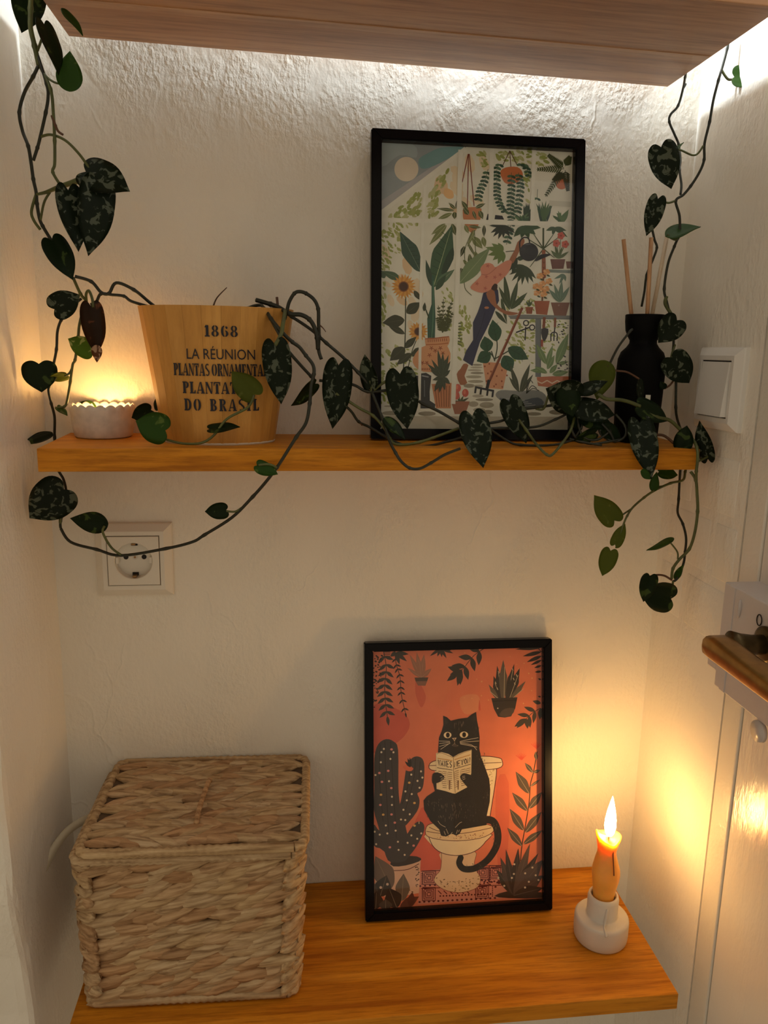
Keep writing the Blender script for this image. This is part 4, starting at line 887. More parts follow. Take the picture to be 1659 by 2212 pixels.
# --- stencil letters: flat glyph polygons bent onto the planter's front
def ring(cx, cy, rx, ry, tx, ty, a0, a1, n=12):
    o = [(cx + rx * cos(a), cy + ry * sin(a)) for a in [a0 + (a1 - a0) * i / n for i in range(n + 1)]]
    i_ = [(cx + (rx - tx) * cos(a), cy + (ry - ty) * sin(a)) for a in [a0 + (a1 - a0) * i / n for i in range(n + 1)]]
    return o + i_[::-1]
def glyph(ch):
    """returns (width, polygons) with unit height"""
    R_ = lambda x0, y0, x1, y1: [(x0, y0), (x1, y0), (x1, y1), (x0, y1)]
    st, th = .26, .10
    stem = lambda x: [R_(x, 0, x + st, 1), R_(x - .07, 0, x + st + .07, .09), R_(x - .07, .91, x + st + .07, 1)]
    g = .13
    if ch == '1': return .5, [R_(.14, 0, .14 + st, 1), R_(.03, 0, .51, .1), [(.02, .80), (.14, .80), (.2, 1), (.14, 1)]]
    if ch == '8': return .74, [ring(.36, .745, .30, .255, .20, .07, pi / 2 + g, 3 * pi / 2 - g), ring(.36, .745, .30, .255, .20, .07, -pi / 2 + g, pi / 2 - g), ring(.36, .265, .35, .265, .23, .07, pi / 2 + g, 3 * pi / 2 - g), ring(.36, .265, .35, .265, .23, .07, -pi / 2 + g, pi / 2 - g)]
    if ch == '6': return .74, [ring(.37, .5, .35, .5, .24, .08, pi / 2 + .1, 3 * pi / 2 - .08), ring(.40, .29, .32, .29, .22, .07, -pi / 2 + g, pi / 2 - g), [(.42, .9), (.60, .93), (.68, .8), (.60, .70), (.50, .72), (.46, .82)]]
    if ch == 'O': return .80, [ring(.38, .5, .38, .5, .25, .07, pi / 2 + .12, 3 * pi / 2 - .12), ring(.42, .5, .38, .5, .25, .07, -pi / 2 + .12, pi / 2 - .12)]
    if ch == 'D': return .82, stem(.08) + [ring(.38, .5, .42, .5, .25, .1, -pi / 2, pi / 2)]
    if ch == 'I': return .42, stem(.08)
    if ch == 'L': return .66, stem(.08) + [R_(.38, 0, .64, .10), [(.64, 0), (.64, .30), (.57, .30), (.48, .1)]]
    if ch == 'E': return .66, stem(.08) + [R_(.38, 0, .62, .09), R_(.38, .91, .62, 1), R_(.38, .46, .50, .55), [(.62, 0), (.62, .28), (.56, .28), (.48, .09)], [(.62, 1), (.62, .72), (.56, .72), (.48, .91)]]
    if ch == 'T': return .70, [R_(.22, 0, .22 + st, .84), R_(.15, 0, .55, .09), R_(0, .90, .70, 1), [(0, 1), (0, .68), (.06, .68), (.14, .9)], [(.70, 1), (.70, .68), (.64, .68), (.56, .9)]]
    if ch == 'P': return .70, stem(.08) + [ring(.38, .72, .32, .28, .22, .08, -pi / 2, pi / 2)]
    if ch == 'R': return .78, stem(.08) + [ring(.38, .74, .32, .26, .22, .08, -pi / 2, pi / 2), [(.38, .46), (.56, .46), (.80, 0), (.54, 0)]]
    if ch == 'B': return .76, stem(.08) + [ring(.38, .755, .30, .245, .20, .08, -pi / 2, pi / 2), ring(.38, .26, .36, .26, .24, .08, -pi / 2, pi / 2)]
    if ch == 'A': return .84, [[(.04, .05), (.13, .05), (.42, .9), (.36, 1)], [(.40, 1), (.52, 1), (.82, .06), (.54, .06)], R_(.2, .26, .52, .33), R_(-.02, 0, .24, .08), R_(.46, 0, .88, .08)]
    if ch == 'N': return .82, [R_(.08, 0, .17, .9), R_(.01, 0, .25, .08), [(.02, 1), (.26, 1), (.76, 0), (.58, 0)], R_(.67, .12, .76, 1), R_(.58, .92, .84, 1)]
    if ch == 'M': return .96, [R_(.08, 0, .16, .95), R_(.01, 0, .24, .08), [(.02, 1), (.26, 1), (.52, .12), (.42, .04)], [(.52, .12), (.70, 1), (.62, 1), (.46, .2)], R_(.68, 0, .92, 1), R_(.62, 0, .98, .08)]
    if ch == 'S': return .66, [ring(.33, .73, .31, .27, .17, .09, pi / 2 - .9, pi * 1.25), ring(.33, .27, .31, .27, .17, .09, -pi / 2 - .9, pi * .25), [(.06, .62), (.16, .74), (.60, .40), (.52, .26)]]
    return .4, []
def pot_y(x, z):
    t = max(0, min(1, z / PH)); a = A0 + (A1 - A0) * t; b2 = B0 + (B1 - B0) * t
    return -b2 * sqrt(max(0.0, 1 - min(.98, (x / a) ** 2)))
def stencil(txt, px0, px1, py0, py1, gap=.10, sx=1.0, word=.45):
    """place one line between the photo columns px0..px1, rows py0..py1"""
    wtot = sum((glyph(c)[0] + gap) if c != ' ' else word for c in txt) - gap
    a = P(px0, py1, -.113) ; b2 = P(px1, py0, -.116)
    x0, x1, z0, z1 = a.x - PX, b2.x - PX, a.z - ZM, b2.z - ZM
    k = (x1 - x0) / wtot; h = z1 - z0; V, Fc = [], []; cx = 0
    for c in txt:
        if c == ' ': cx += word; continue
        gw, polys = glyph(c)
        for pl in polys:
            # subdivide long edges so the ink follows the curve
            q = []
            for i in range(len(pl)):
                p0, p1 = pl[i], pl[(i + 1) % len(pl)]
                q.append(p0)
            b0 = len(V)
            for gx, gy in q:
                X = x0 + (cx + gx) * k; Z = z0 + gy * h; V.append((X, pot_y(X, Z) - .0007, Z))
            for t in tessellate_polygon([[Vector((gx, gy, 0)) for gx, gy in q]]): Fc.append(tuple(b0 + i for i in t))
        cx += gw + gap
    o = mesh('lettering', V, Fc, M['ink'], pot); return o
stencil('1868', 443, 514, 704, 727, .16)
stencil('PLANTAS ORNAMENTAIS', 373, 584, 788, 811, .05, word=.25)
stencil('PLANTATION', 393, 557, 827, 850, .10)
stencil('DO BRASIL', 396, 558, 864, 888, .22, word=.75)
def sans_line(txt, px0, px1, py0, py1):
    cu = bpy.data.curves.new('t', 'FONT'); cu.body = txt; cu.size = 1; cu.resolution_u = 3
    ob = bpy.data.objects.new('t', cu); COL.objects.link(ob)
    dg = bpy.context.evaluated_depsgraph_get(); me = bpy.data.meshes.new_from_object(ob.evaluated_get(dg))
    bpy.data.objects.remove(ob)
    xs = [v.co.x for v in me.vertices]; ys = sorted(v.co.y for v in me.vertices)
    a = P(px0, py1, -.115); b2 = P(px1, py0, -.115); mx0, mx1 = min(xs), max(xs); cap = .735
    for v in me.vertices:
        X = a.x - PX + (v.co.x - mx0) / (mx1 - mx0) * (b2.x - a.x); Z = a.z - ZM + v.co.y / cap * (b2.z - a.z)
        v.co = (X, pot_y(X, Z) - .0007, Z)
    me.name = 'lettering'; link('lettering', me, M['ink'], pot)
sans_line('LA R\u00c9UNION', 403, 550, 754, 775)

# ------------------------------------------------------------------ tealight in its scalloped cup
cup = empty('tealight_holder', (-.1872, -.0345, ZM), 'small white ceramic cup with scalloped rim, left end of the middle shelf', 'candle holder')
def scal(i, a, r, z):
    if z > .024: z = z + .0024 * (abs(sin(a * 10)) - .35) * min(1, (z - .024) / .006); r += .0006 * abs(sin(a * 10))
    return r, z
lathe('bowl', [(0, .0004), (.0262, .0004), (.0276, .0018), (.0292, .010), (.0303, .022), (.0306, .0272), (.0308, .0305), (.0298, .0318), (.0286, .0305), (.0282, .026), (.0272, .010), (.024, .006), (0, .0055)],
      M['ceramic_cup'], cup, 160, fn=scal)
tea = empty('tealight', (-.1860, -.0345, ZM + .0062), 'lit tealight glowing inside the scalloped cup', 'candle')
lathe('foil_cup', [(0, 0), (.0185, 0), (.019, .001), (.019, .0072), (.0186, .0072), (.0184, .0060), (0, .0060)], M['alu'], tea, 40)
lathe('wax', [(0, .0062), (.0182, .0062)], M['wax_white'], tea, 40)
tube('wick', [(0, 0, .006), (.0003, 0, .0100)], .0006, M['wick'], tea)
FL = [(.0, (1, .46, .13)), (.35, (1, .545, .17)), (1, (1, .56, .18))]
def flame(name, r, h, c, mat, parent):
    prof = [(0, 0), (.45 * r, .04 * h), (.8 * r, .12 * h), (r, .26 * h), (.95 * r, .42 * h), (.72 * r, .62 * h), (.42 * r, .8 * h), (.16 * r, .93 * h), (0, h)]
    return lathe(name, prof, mat, parent, 16, c)
flame('flame', .0044, .0165, (.0003, 0, .0078), emis('tealight_flame', FL, TEA_L), tea)

# ------------------------------------------------------------------ candle and its holder
hx, hy = .3395, -.1195
hold = empty('candlestick', (hx, hy, ZB), 'cream stoneware candle holder of two stacked discs on the bottom shelf', 'candle holder')
lathe('base', [(0, .0003), (.0272, .0003), (.0288, .003), (.0294, .010), (.0294, .0240), (.0290, .0268), (.0279, .0283), (.0262, .0288), (.0190, .0288), (.0174, .0291), (.0168, .0302), (.0168, .050), (.0160, .0535), (.0145, .0548), (.0132, .0540), (.0130, .050), (.0130, .042), (0, .042)], M['ceramic'], hold, 48)
# drip of glaze down the front
dr = crom([(-.002, -.0168, .048), (-.003, -.0174, .036), (-.0055, -.0205, .0298), (-.007, -.0262, .0288), (-.006, -.0288, .024)], 4)
tube('glaze_drip', dr, [.0013 + .0006 * sin(i * .5) for i in range(len(dr))], M['ceramic'], hold)
can = empty('candle', (hx, hy, ZB + .0424), 'lit amber wax candle burnt down to a waist, in the stoneware holder', 'candle')
def waxfn(i, a, r, z):
    k = max(0, (z - .066) / .014)
    rim = 0
    if z > .070:
        rim = .0045 * exp(-((a - 2.7) / .5) ** 2) + .0012 * sin(2 * a + 1) - .0022 * exp(-((a - 4.75) / .35) ** 2)
    return r * (1 + .05 * sin(3 * a + z * 90) * min(1, z / .03)), z + rim * min(1, k)
lathe('wax_body', [(0, .0002), (.0112, .0002), (.0112, .008), (.0124, .019), (.0142, .030), (.0150, .038), (.0146, .045), (.0122, .055), (.0102, .063), (.0100, .067), (.0114, .073), (.0132, .079), (.0136, .0822), (.0126, .0832), (.0108, .0812), (.007, .0795), (0, .0785)], M['wax'], can, 40, fn=waxfn)
tube('wax_run', crom([(.0012, -.0118, .074), (.002, -.0108, .066), (.0026, -.0130, .056), (.003, -.0150, .045)], 4), .0006, plain('dark_wax_run', (.12, .03, .01), .5), can)
tube('wick', [(0, 0, .077), (.0005, 0, .083), (.0012, -.0004, .0870)], .0008, M['wick'], can)
flame('flame', .0062, .0490, (.0008, -.0003, .0822), emis('candle_flame', FL, CANDLE_L), can)

# ------------------------------------------------------------------ reed diffuser
dx, dy = .3622, -.0520
dif = empty('diffuser_bottle', (dx, dy, ZM), 'matt black reed diffuser bottle with flared lip, right end of the middle shelf', 'bottle')
lathe('body', [(0, .0003), (.0205, .0003), (.0222, .002), (.0238, .045), (.0246, .075), (.0240, .086), (.0215, .093), (.0165, .098), (.0138, .102), (.0136, .105), (.0160, .109), (.0185, .115), (.0196, .124), (.0198, .1305), (.0190, .1312), (.0180, .1300), (.0150, .112), (.0120, .105), (.0125, .09), (0, .088)], M['matt_black'], dif, 48)
q = P(1397, 866, -.0745)
V = []
for z in (q.z - ZM - .0062, q.z - ZM + .0062):
    for x in (q.x - dx - .0026, q.x - dx + .0026): V.append((x, -sqrt(.0249 ** 2 - x * x), z))
mesh('label', V, [(0, 1, 3, 2)], plain('label_paper', (.8, .8, .7), .6), dif)
for (tx, ty, tyd), (bx, by), mt, lab in [((1347, 517, -.045), (-.009, .006), 'reed', 'brown diffuser reed leaning furthest left'), ((1407, 513, -.060), (.003, -.006), 'reed', 'brown diffuser reed standing upright between two others'), ((1441, 510, -.035), (.008, .008), 'reed_pale', 'pale diffuser reed leaning right beside the hanging vine')]:
    t = P(tx, ty, tyd); b0 = Vector((dx + bx * .6, dy + by * .6, ZM + .0905))
    o = empty('diffuser_reed', b0, lab, 'reed', 'diffuser reeds'); bpy.data.objects.remove(o)
    d = t - b0; V, Fc = tube_data([(0, 0, 0), (0, 0, d.length * .5), (0, 0, d.length)], .0021, 10)
    o = mesh('diffuser_reed', V, Fc, M[mt], None, True); o.location = b0
    o.rotation_euler = d.to_track_quat('Z', 'Y').to_euler(); tag(o, lab, 'reed', 'diffuser reeds')

# ------------------------------------------------------------------ socket on the back wall
def plate(name, w2, d, parent, mat, lip=.008, inner=.0275):
    """square bevelled cover plate lying in the local XZ plane, front towards -y, with a square opening"""
    V, Fc = [], []
    loops = [(w2, 0), (w2, -d * .35), (w2 - .0008, -d * .5), (w2 - lip, -d), (inner + .0006, -d), (inner, -d + .0006), (inner, -d * .3)]
    for r, y in loops: V += [(-r, y, -r), (r, y, -r), (r, y, r), (-r, y, r)]
    for i in range(len(loops) - 1):
        for k in range(4): Fc.append((i * 4 + k, i * 4 + (k + 1) % 4, (i + 1) * 4 + (k + 1) % 4, (i + 1) * 4 + k))
    return mesh(name, V, Fc, mat, parent)
c = P(289, 1211, -.009)
soc = empty('wall_socket', (c.x, 0, c.z), 'white square wall socket with round recess on the back wall under the middle shelf', 'socket')
plate('cover_frame', .0402, .0105, soc, M['plastic'])
mesh('seam', [(sx * r, -.0086, sz * r) for r in (.0278, .0262) for sx, sz in ((-1, -1), (1, -1), (1, 1), (-1, 1))], [(k, (k + 1) % 4, 4 + (k + 1) % 4, 4 + k) for k in range(4)], M['seam'], soc)
# insert: square face with a round well
V, Fc, n = [], [], 48
def sq_pt(a, r):
    m = max(abs(cos(a)), abs(sin(a))); return r * cos(a) / m, r * sin(a) / m
rings = [('s', .0268, -.0085), ('s', .0268, -.0106), ('s', .0263, -.0110), ('c', .0202, -.0110), ('c', .0196, -.0104), ('c', .0190, -.0012), ('c', .0002, -.0012)]
for kd, r, y in rings:
    for k in range(n):
        a = 2 * pi * k / n; x, z = sq_pt(a, r) if kd == 's' else (r * cos(a), r * sin(a)); V.append((x, y, z))
for i in range(len(rings) - 1):
    for k in range(n): Fc.append((i * n + k, i * n + (k + 1) % n, (i + 1) * n + (k + 1) % n, (i + 1) * n + k))
ins = mesh('socket_insert', V, Fc, M['plastic'], soc)
def disc_y(name, x, z, y, r, mat, parent, d=.0008):
    V, Fc = tube_data([(x, y, z), (x, y - d, z)], r, 18); return mesh(name, V, Fc, mat, parent)
for sx in (-1, 1): disc_y('pin_hole', sx * .0095, .0020, -.0010, .0026, M['dark'], soc, .0008)
sw = disc_y('screw', 0, .0020, -.0010, .0028, M['ceramic'], soc, .0012); disc_y('screw_slot', 0, .0020, -.0021, .0012, M['brown_metal'], soc, .0006)
for sz in (-1, 1):
    box('earth_clip', (-.0022, -.0095, sz * .0180 - .0012), (.0022, -.0010, sz * .0180 + .0012), M['brown_metal'], soc, bev=.0006)
    box('clip_slot', (-.0032, -.0030, sz * .0166 - .0016), (.0032, -.0010, sz * .0166 + .0016), M['dark'], soc)
for sx in (-1, 1): box('key_rib', (sx * .0176 - .0016, -.0090, -.0035), (sx * .0176 + .0016, -.0010, .0035), M['plastic'], soc, bev=.0005)
# the wall opening behind the well
wb = bpy.data.objects['wall_back']
# ------------------------------------------------------------------ light switch on the right wall
swi = empty('light_switch', (XR, -.1045, 1.4675), 'white rocker light switch on the right wall above the bricks', 'switch', None, (0, 0, -pi / 2))
plate('cover_frame', .0402, .0105, swi, M['switch'])
box('backplate', (-.0275, -.0088, -.0275), (.0275, -.001, .0275), M['dark'], swi)
V = [(-.0268, -.007, -.0262), (.0268, -.007, -.0262), (.0268, -.007, .0262), (-.0268, -.007, .0262), (-.0250, -.0150, -.0262), (.0250, -.0150, -.0262), (.0250, -.0105, .0262), (-.0250, -.0105, .0262)]
mesh('rocker', V, [(0, 3, 2, 1), (4, 5, 6, 7), (0, 1, 5, 4), (1, 2, 6, 5), (2, 3, 7, 6), (3, 0, 4, 7)], M['switch'], swi)

# ------------------------------------------------------------------ lock and lever on the door
lk = empty('door_lock', (XR + .0035, -.24, 1.2465), 'grey-white painted box lock with old brass lever on the door', 'door lock')
def lbox(name, lo, hi, mat, bev=.001, parent=None):
    o = box(name, [lo[0] - lk.location[0], lo[1] - lk.location[1], lo[2] - lk.location[2]], [hi[0] - lk.location[0], hi[1] - lk.location[1], hi[2] - lk.location[2]], mat, parent or lk, bev); return o
lbox('lock_case', (.3935, -.335, 1.1960), (XR + .0035, -.1985, 1.2972), M['lockpaint'], .0012)
lbox('shadow_strip', (.3925, -.2170, 1.1965), (.3940, -.2085, 1.2967), M['lockpaint'], .0005)  # raised strip added to imitate a dark shadow band down the case
lbox('strike_box', (.3955, -.1965, 1.2080), (XR - .0004, -.1790, 1.2320), M['lockpaint'], .002)
def ltube(name, pts, rad, mat, n=16): return tube(name, pts, rad, mat, lk, n, lk.location)
kz, ky = 1.2808, -.2568
ltube('keyhole_ring', [(.3928, ky + .0035 * cos(a), kz + .0048 * sin(a)) for a in [k * pi / 8 for k in range(17)]], .0005, M['dark'], 6)
for (y, z) in ((-.226, 1.283), (-.2255, 1.279)):
    ltube('paint_run', crom([(.3932, y, z + .006), (.3926, y - .0015, z), (.3930, y - .0005, z - .007)], 3), [.0008, .0012, .0016, .0018, .0018, .0012, .0006], M['lockpaint'], 8)
ltube('thumb_turn', [(.3965, -.2720, 1.1865), (.3925, -.2720, 1.1865)], [.0098, .0092], M['lockpaint'], 20)
ltube('thumb_turn_neck', [(.397, -.2712, 1.1975), (.397, -.2715, 1.190)], .003, M['lockpaint'], 10)
ly, lz = -.2700, 1.2640
ltube('rose', [(.3937, ly, lz), (.391, ly, lz), (.3895, ly, lz)], [.0155, .0155, .0125], M['dark_brass'], 28)
ltube('neck', [(.3900, ly, lz), (.380, ly, lz), (.370, ly, lz), (.362, ly, lz)], [.0085, .0085, .0100, .0122], M['dark_brass'], 24)
# lever: a flat-bottomed brass bar running towards the room
sec = []
for yy, h0, h1, xo in [(-.2655, .0065, .0085, .3500), (-.2670, .0096, .0108, .3500), (-.276, .0105, .0120, .3500), (-.290, .0105, .0110, .3500), (-.32, .0100, .0100, .3495), (-.36, .0095, .0095, .349), (-.385, .0085, .0085, .3485), (-.392, .005, .005, .3485)]:
    r = []
    for k in range(14):
        a = 2 * pi * k / 14; cx, sz = cos(a), sin(a)
        r.append((xo + .0115 * (abs(cx) ** .4) * (1 if cx > 0 else -1), yy, lz - .0008 + .84 * (h1 if sz > 0 else h0) * (abs(sz) ** .4) * (1 if sz > 0 else -1)))
    sec.append(r)
V = [v for r in sec for v in r]; Fc = []
for i in range(len(sec) - 1):
    for k in range(14): Fc.append((i * 14 + k, i * 14 + (k + 1) % 14, (i + 1) * 14 + (k + 1) % 14, (i + 1) * 14 + k))
Fc += [tuple(range(14))[::-1], tuple((len(sec) - 1) * 14 + k for k in range(14))]
mesh('lever', V, Fc, M['brass'], lk, True, lk.location)

# ------------------------------------------------------------------ woven basket
rng = random.Random(21)
BW0, BW1, BD, BH = .1030, .1080, .0790, .1660          # half widths at base and rim, half depth, height of the body
bk = empty('woven_basket', (-.0975, -.0905, ZB), 'lidded woven water hyacinth basket on the left of the bottom shelf', 'basket', None, (0, 0, radians(-1.6)))
V = []
for z, w2, d2 in ((.002, BW0 - .006, BD - .006), (BH, BW1 - .006, BD - .006)):
    V += [(-w2, -d2, z), (w2, -d2, z), (w2, d2, z), (-w2, d2, z)]
core = mesh('body', V, [(3, 2, 1, 0), (4, 5, 6, 7), (0, 1, 5, 4), (1, 2, 6, 5), (2, 3, 7, 6), (3, 0, 4, 7)], M['straw_dark'], bk)
def strand_mesh(L, h, d, seed):
    r = random.Random(seed); st = 9; n = 8; V, Fc = [], []
    for i in range(st):
        t = i / (st - 1); u = 2 * t - 1
        e = max(.04, (1 - abs(u) ** 3.0)) ; yo = .30 * h * sin(u * 1.5) * (1 if seed % 5 else -.6)
        for k in range(n):
            a = 2 * pi * k / n; wob = 1 + r.uniform(-.12, .12)
            V.append((u * L / 2, (d / 2) * sin(a) * e * wob, yo + (h / 2) * cos(a) * e * wob))
    for i in range(st - 1):
        for k in range(n): Fc.append((i * n + k, i * n + (k + 1) % n, (i + 1) * n + (k + 1) % n, (i + 1) * n + k))
    Fc += [tuple(range(n)), tuple((st - 1) * n + k for k in range(n))[::-1]]
    me = bpy.data.meshes.new('strand'); me.from_pydata(V, [], Fc); me.update(); me.materials.append(M['straw'])
    for p in me.polygons: p.use_smooth = True
    return me
SBIG = [strand_mesh(.062, .0200, .0105, k) for k in range(8)]
SLID = [strand_mesh(.044, .0155, .0085, 20 + k) for k in range(8)]
def put(me, mtx, parent):
    o = bpy.data.objects.new('strand', me); COL.objects.link(o); o.parent = parent; o.matrix_local = mtx; return o
ROWS = 11; rh = (BH - .012) / ROWS
def side_rows(half, fixed, face, step, parent, coll=None):
    for r_ in range(ROWS):
        z = .008 + rh * (r_ + .5); t = z / BH; hw = half(t); nn = max(2, round(2 * hw / step)); ph = rng.uniform(-.35, .35)
        for i in range(nn):
            x = -hw + .013 + (2 * hw - .026) * (i + .5 + ph * .6) / nn
            x = max(-hw + .029, min(hw - .029, x + rng.uniform(-.003, .003)))
            tilt = radians(rng.uniform(7, 13)); me = rng.choice(SBIG)
            sc = Matrix.Diagonal((rng.uniform(.85, 1.0), 1, rng.uniform(.72, .92), 1))
            base = Matrix.Translation((x, 0, z + rng.uniform(-.0012, .0012))) @ Matrix.Rotation(-tilt, 4, 'Y') @ Matrix.Rotation(rng.uniform(-.10, .10), 4, 'Z') @ sc
            if coll is None: put(me, face(t) @ base, parent)
            else:
                mt = face(t) @ base; coll.append((me, mt))
front = lambda t: Matrix.Translation((0, -BD + .0030, 0))
right = lambda t: Matrix.Translation((BW0 + (BW1 - BW0) * t - .0030, 0, 0)) @ Matrix.Rotation(pi / 2, 4, 'Z')
left = lambda t: Matrix.Translation((-(BW0 + (BW1 - BW0) * t) + .0030, 0, 0)) @ Matrix.Rotation(-pi / 2, 4, 'Z')
side_rows(lambda t: BW0 + (BW1 - BW0) * t, None, front, .0265, core)
side_rows(lambda t: BD, None, right, .028, core)
for r_ in range(ROWS):      # strands bending round the two front corners
    z = .008 + rh * (r_ + .5); hw = BW0 + (BW1 - BW0) * z / BH
    for sx in (-1, 1):
        put(rng.choice(SBIG), Matrix.Translation((sx * (hw - .0065), -BD + .0065, z)) @ Matrix.Rotation(sx * pi / 4, 4, 'Z') @ Matrix.Rotation(-radians(rng.uniform(2, 10)), 4, 'Y') @ Matrix.Diagonal((.56, 1.1, rng.uniform(.86, 1.0), 1)), core)
hid = []; side_rows(lambda t: BD, None, left, .028, core, hid)
V, Fc = [], []
for me, mt in hid:
    b0 = len(V); V += [mt @ v.co for v in me.vertices]; Fc += [tuple(b0 + i for i in p.vertices) for p in me.polygons]
tag(mesh('strand_side', V, Fc, M['straw'], core, True), kind='stuff')
# wrapped rim of the body and wrapped foot
def coil(name, path, r, parent, closed=True, pitch=.006):
    pts = crom(path, 14, closed) if closed else crom(path, 14)
    if closed: pts = pts + [pts[0]]
    L = 0; rad = []
    for i, p_ in enumerate(pts):
        if i: L += (Vector(p_) - Vector(pts[i - 1])).length
        rad.append(r * (1 + .14 * sin(L / pitch * 2 * pi)))
    return tube(name, pts, rad, M['straw'], parent, 8)
def rect(w2, d2, z, rr=.010, x0=0, y0=0):
    o = []
    for cx, cy, a0 in ((w2 - rr, -d2 + rr, -pi / 2), (w2 - rr, d2 - rr, 0), (-w2 + rr, d2 - rr, pi / 2), (-w2 + rr, -d2 + rr, pi)):
        for k in range(3): a = a0 + k * pi / 4; o.append((x0 + cx + rr * cos(a), y0 + cy + rr * sin(a), z))
    o2 = []
    for i in range(len(o)):
        a, b2 = Vector(o[i]), Vector(o[(i + 1) % len(o)]); n = max(1, int((b2 - a).length / .018))
        for k in range(n): o2.append(tuple(a.lerp(b2, k / n)))
    return o2
def coil_rect(name, w2, d2, z, r, parent, x0=0, y0=0):
    pts = rect(w2, d2, z, .010, x0, y0); dense = []
    for i in range(len(pts)):
        a, b2 = Vector(pts[i]), Vector(pts[(i + 1) % len(pts)])
        for k in range(5): dense.append(a.lerp(b2, k / 5))
    dense.append(dense[0]); L = 0; rad = []
    for i, p_ in enumerate(dense):
        if i: L += (p_ - dense[i - 1]).length
        rad.append(r * (1 + .11 * sin(L / .0075 * 2 * pi)))
    return tube(name, dense, rad, M['straw'], parent, 8)
coil_rect('rim', BW1 - .001, BD + .0005, BH - .0035, .0052, bk)
coil_rect('foot', BW0 - .0015, BD - .0015, .0052, .0048, bk)
# lid, slightly shifted to the right
LZ = BH + .0045; LX, LYo, LW, LD = .0045, .0015, .1055, .0830
lid = box('lid', (LX - LW + .004, LYo - LD + .004, LZ - .0025), (LX + LW - .004, LYo + LD - .004, LZ + .0015), M['straw_dark'], bk)
lr = 11; lh = (2 * LD - .012) / lr
for r_ in range(lr):
    y = LYo - LD + .006 + lh * (r_ + .5); nn = 10; ph = rng.uniform(-.4, .4)
    for i in range(nn):
        x = LX - LW + .010 + (2 * LW - .020) * (i + .5 + ph) / nn; x = max(LX - LW + .022, min(LX + LW - .022, x + rng.uniform(-.003, .003)))
        mt = Matrix.Translation((x, y, LZ + .0022 + rng.uniform(-.0004, .0008))) @ Matrix.Rotation(radians(rng.uniform(6, 15)) * (1 if r_ % 2 else -1), 4, 'Z') @ Matrix.Rotation(-pi / 2, 4, 'X') @ Matrix.Rotation(rng.uniform(-.06, .06), 4, 'Y') @ Matrix.Diagonal((rng.uniform(.9, 1.15), 1, rng.uniform(.82, 1.05), 1))
        put(rng.choice(SLID), mt, lid)
coil_rect('lid_rim', LW, LD, LZ + .0005, .0048, bk, LX, LYo)
hp = crom([(.004, -.046, LZ + .003), (.0035, -.043, LZ + .009), (.0045, -.02, LZ + .0125), (.006, .006, LZ + .0125), (.007, .027, LZ + .010), (.0072, .030, LZ + .003)], 6)
tube('lid_handle', hp, [.0026 + .0003 * sin(i * 1.9) for i in range(len(hp))], M['straw'], bk, 8)
for k in range(9):      # loose fibre ends at the right corner
    b0 = Vector((LX + LW - .004, LYo - LD + rng.uniform(0, .12), LZ + rng.uniform(-.003, .003))); d = Vector((rng.uniform(.3, 1), rng.uniform(-1, .4), rng.uniform(-1, .6))).normalized() * rng.uniform(.006, .014)
    tube('fibre', [b0, b0 + d * .6 + Vector((0, 0, .001)), b0 + d], [.0004, .0003, .0001], M['straw'], bk, 4)
# pale strap that curves from behind the basket to the left wall
cp = crom([tuple(P(*q)) for q in [(214, 1764, -.040), (190, 1768, -.048), (150, 1792, -.062), (120, 1828, -.078), (96, 1872, -.096), (78, 1908, -.112), (56, 1955, -.138), (38, 1990, -.160)]], 6)
V, Fc = [], []
for i, p_ in enumerate(cp):
    p_ = Vector(p_); t = (Vector(cp[min(i + 1, len(cp) - 1)]) - Vector(cp[max(i - 1, 0)])).normalized()
    s_ = t.cross(Vector((.35, -.9, .2))).normalized(); n_ = s_.cross(t).normalized()
    V += [p_ + s_ * .0042 - n_ * .0008, p_ + s_ * .0042 + n_ * .0008, p_ - s_ * .0042 + n_ * .0008, p_ - s_ * .0042 - n_ * .0008]
for i in range(len(cp) - 1):
    for k in range(4): Fc.append((i * 4 + k, i * 4 + (k + 1) % 4, (i + 1) * 4 + (k + 1) % 4, (i + 1) * 4 + k))
Fc += [(0, 1, 2, 3), tuple(len(V) - 4 + k for k in (3, 2, 1, 0))]
tag(mesh('strap', V, Fc, M['cord'], None, True), 'pale flat strap curving from behind the basket down to the left wall', 'strap')

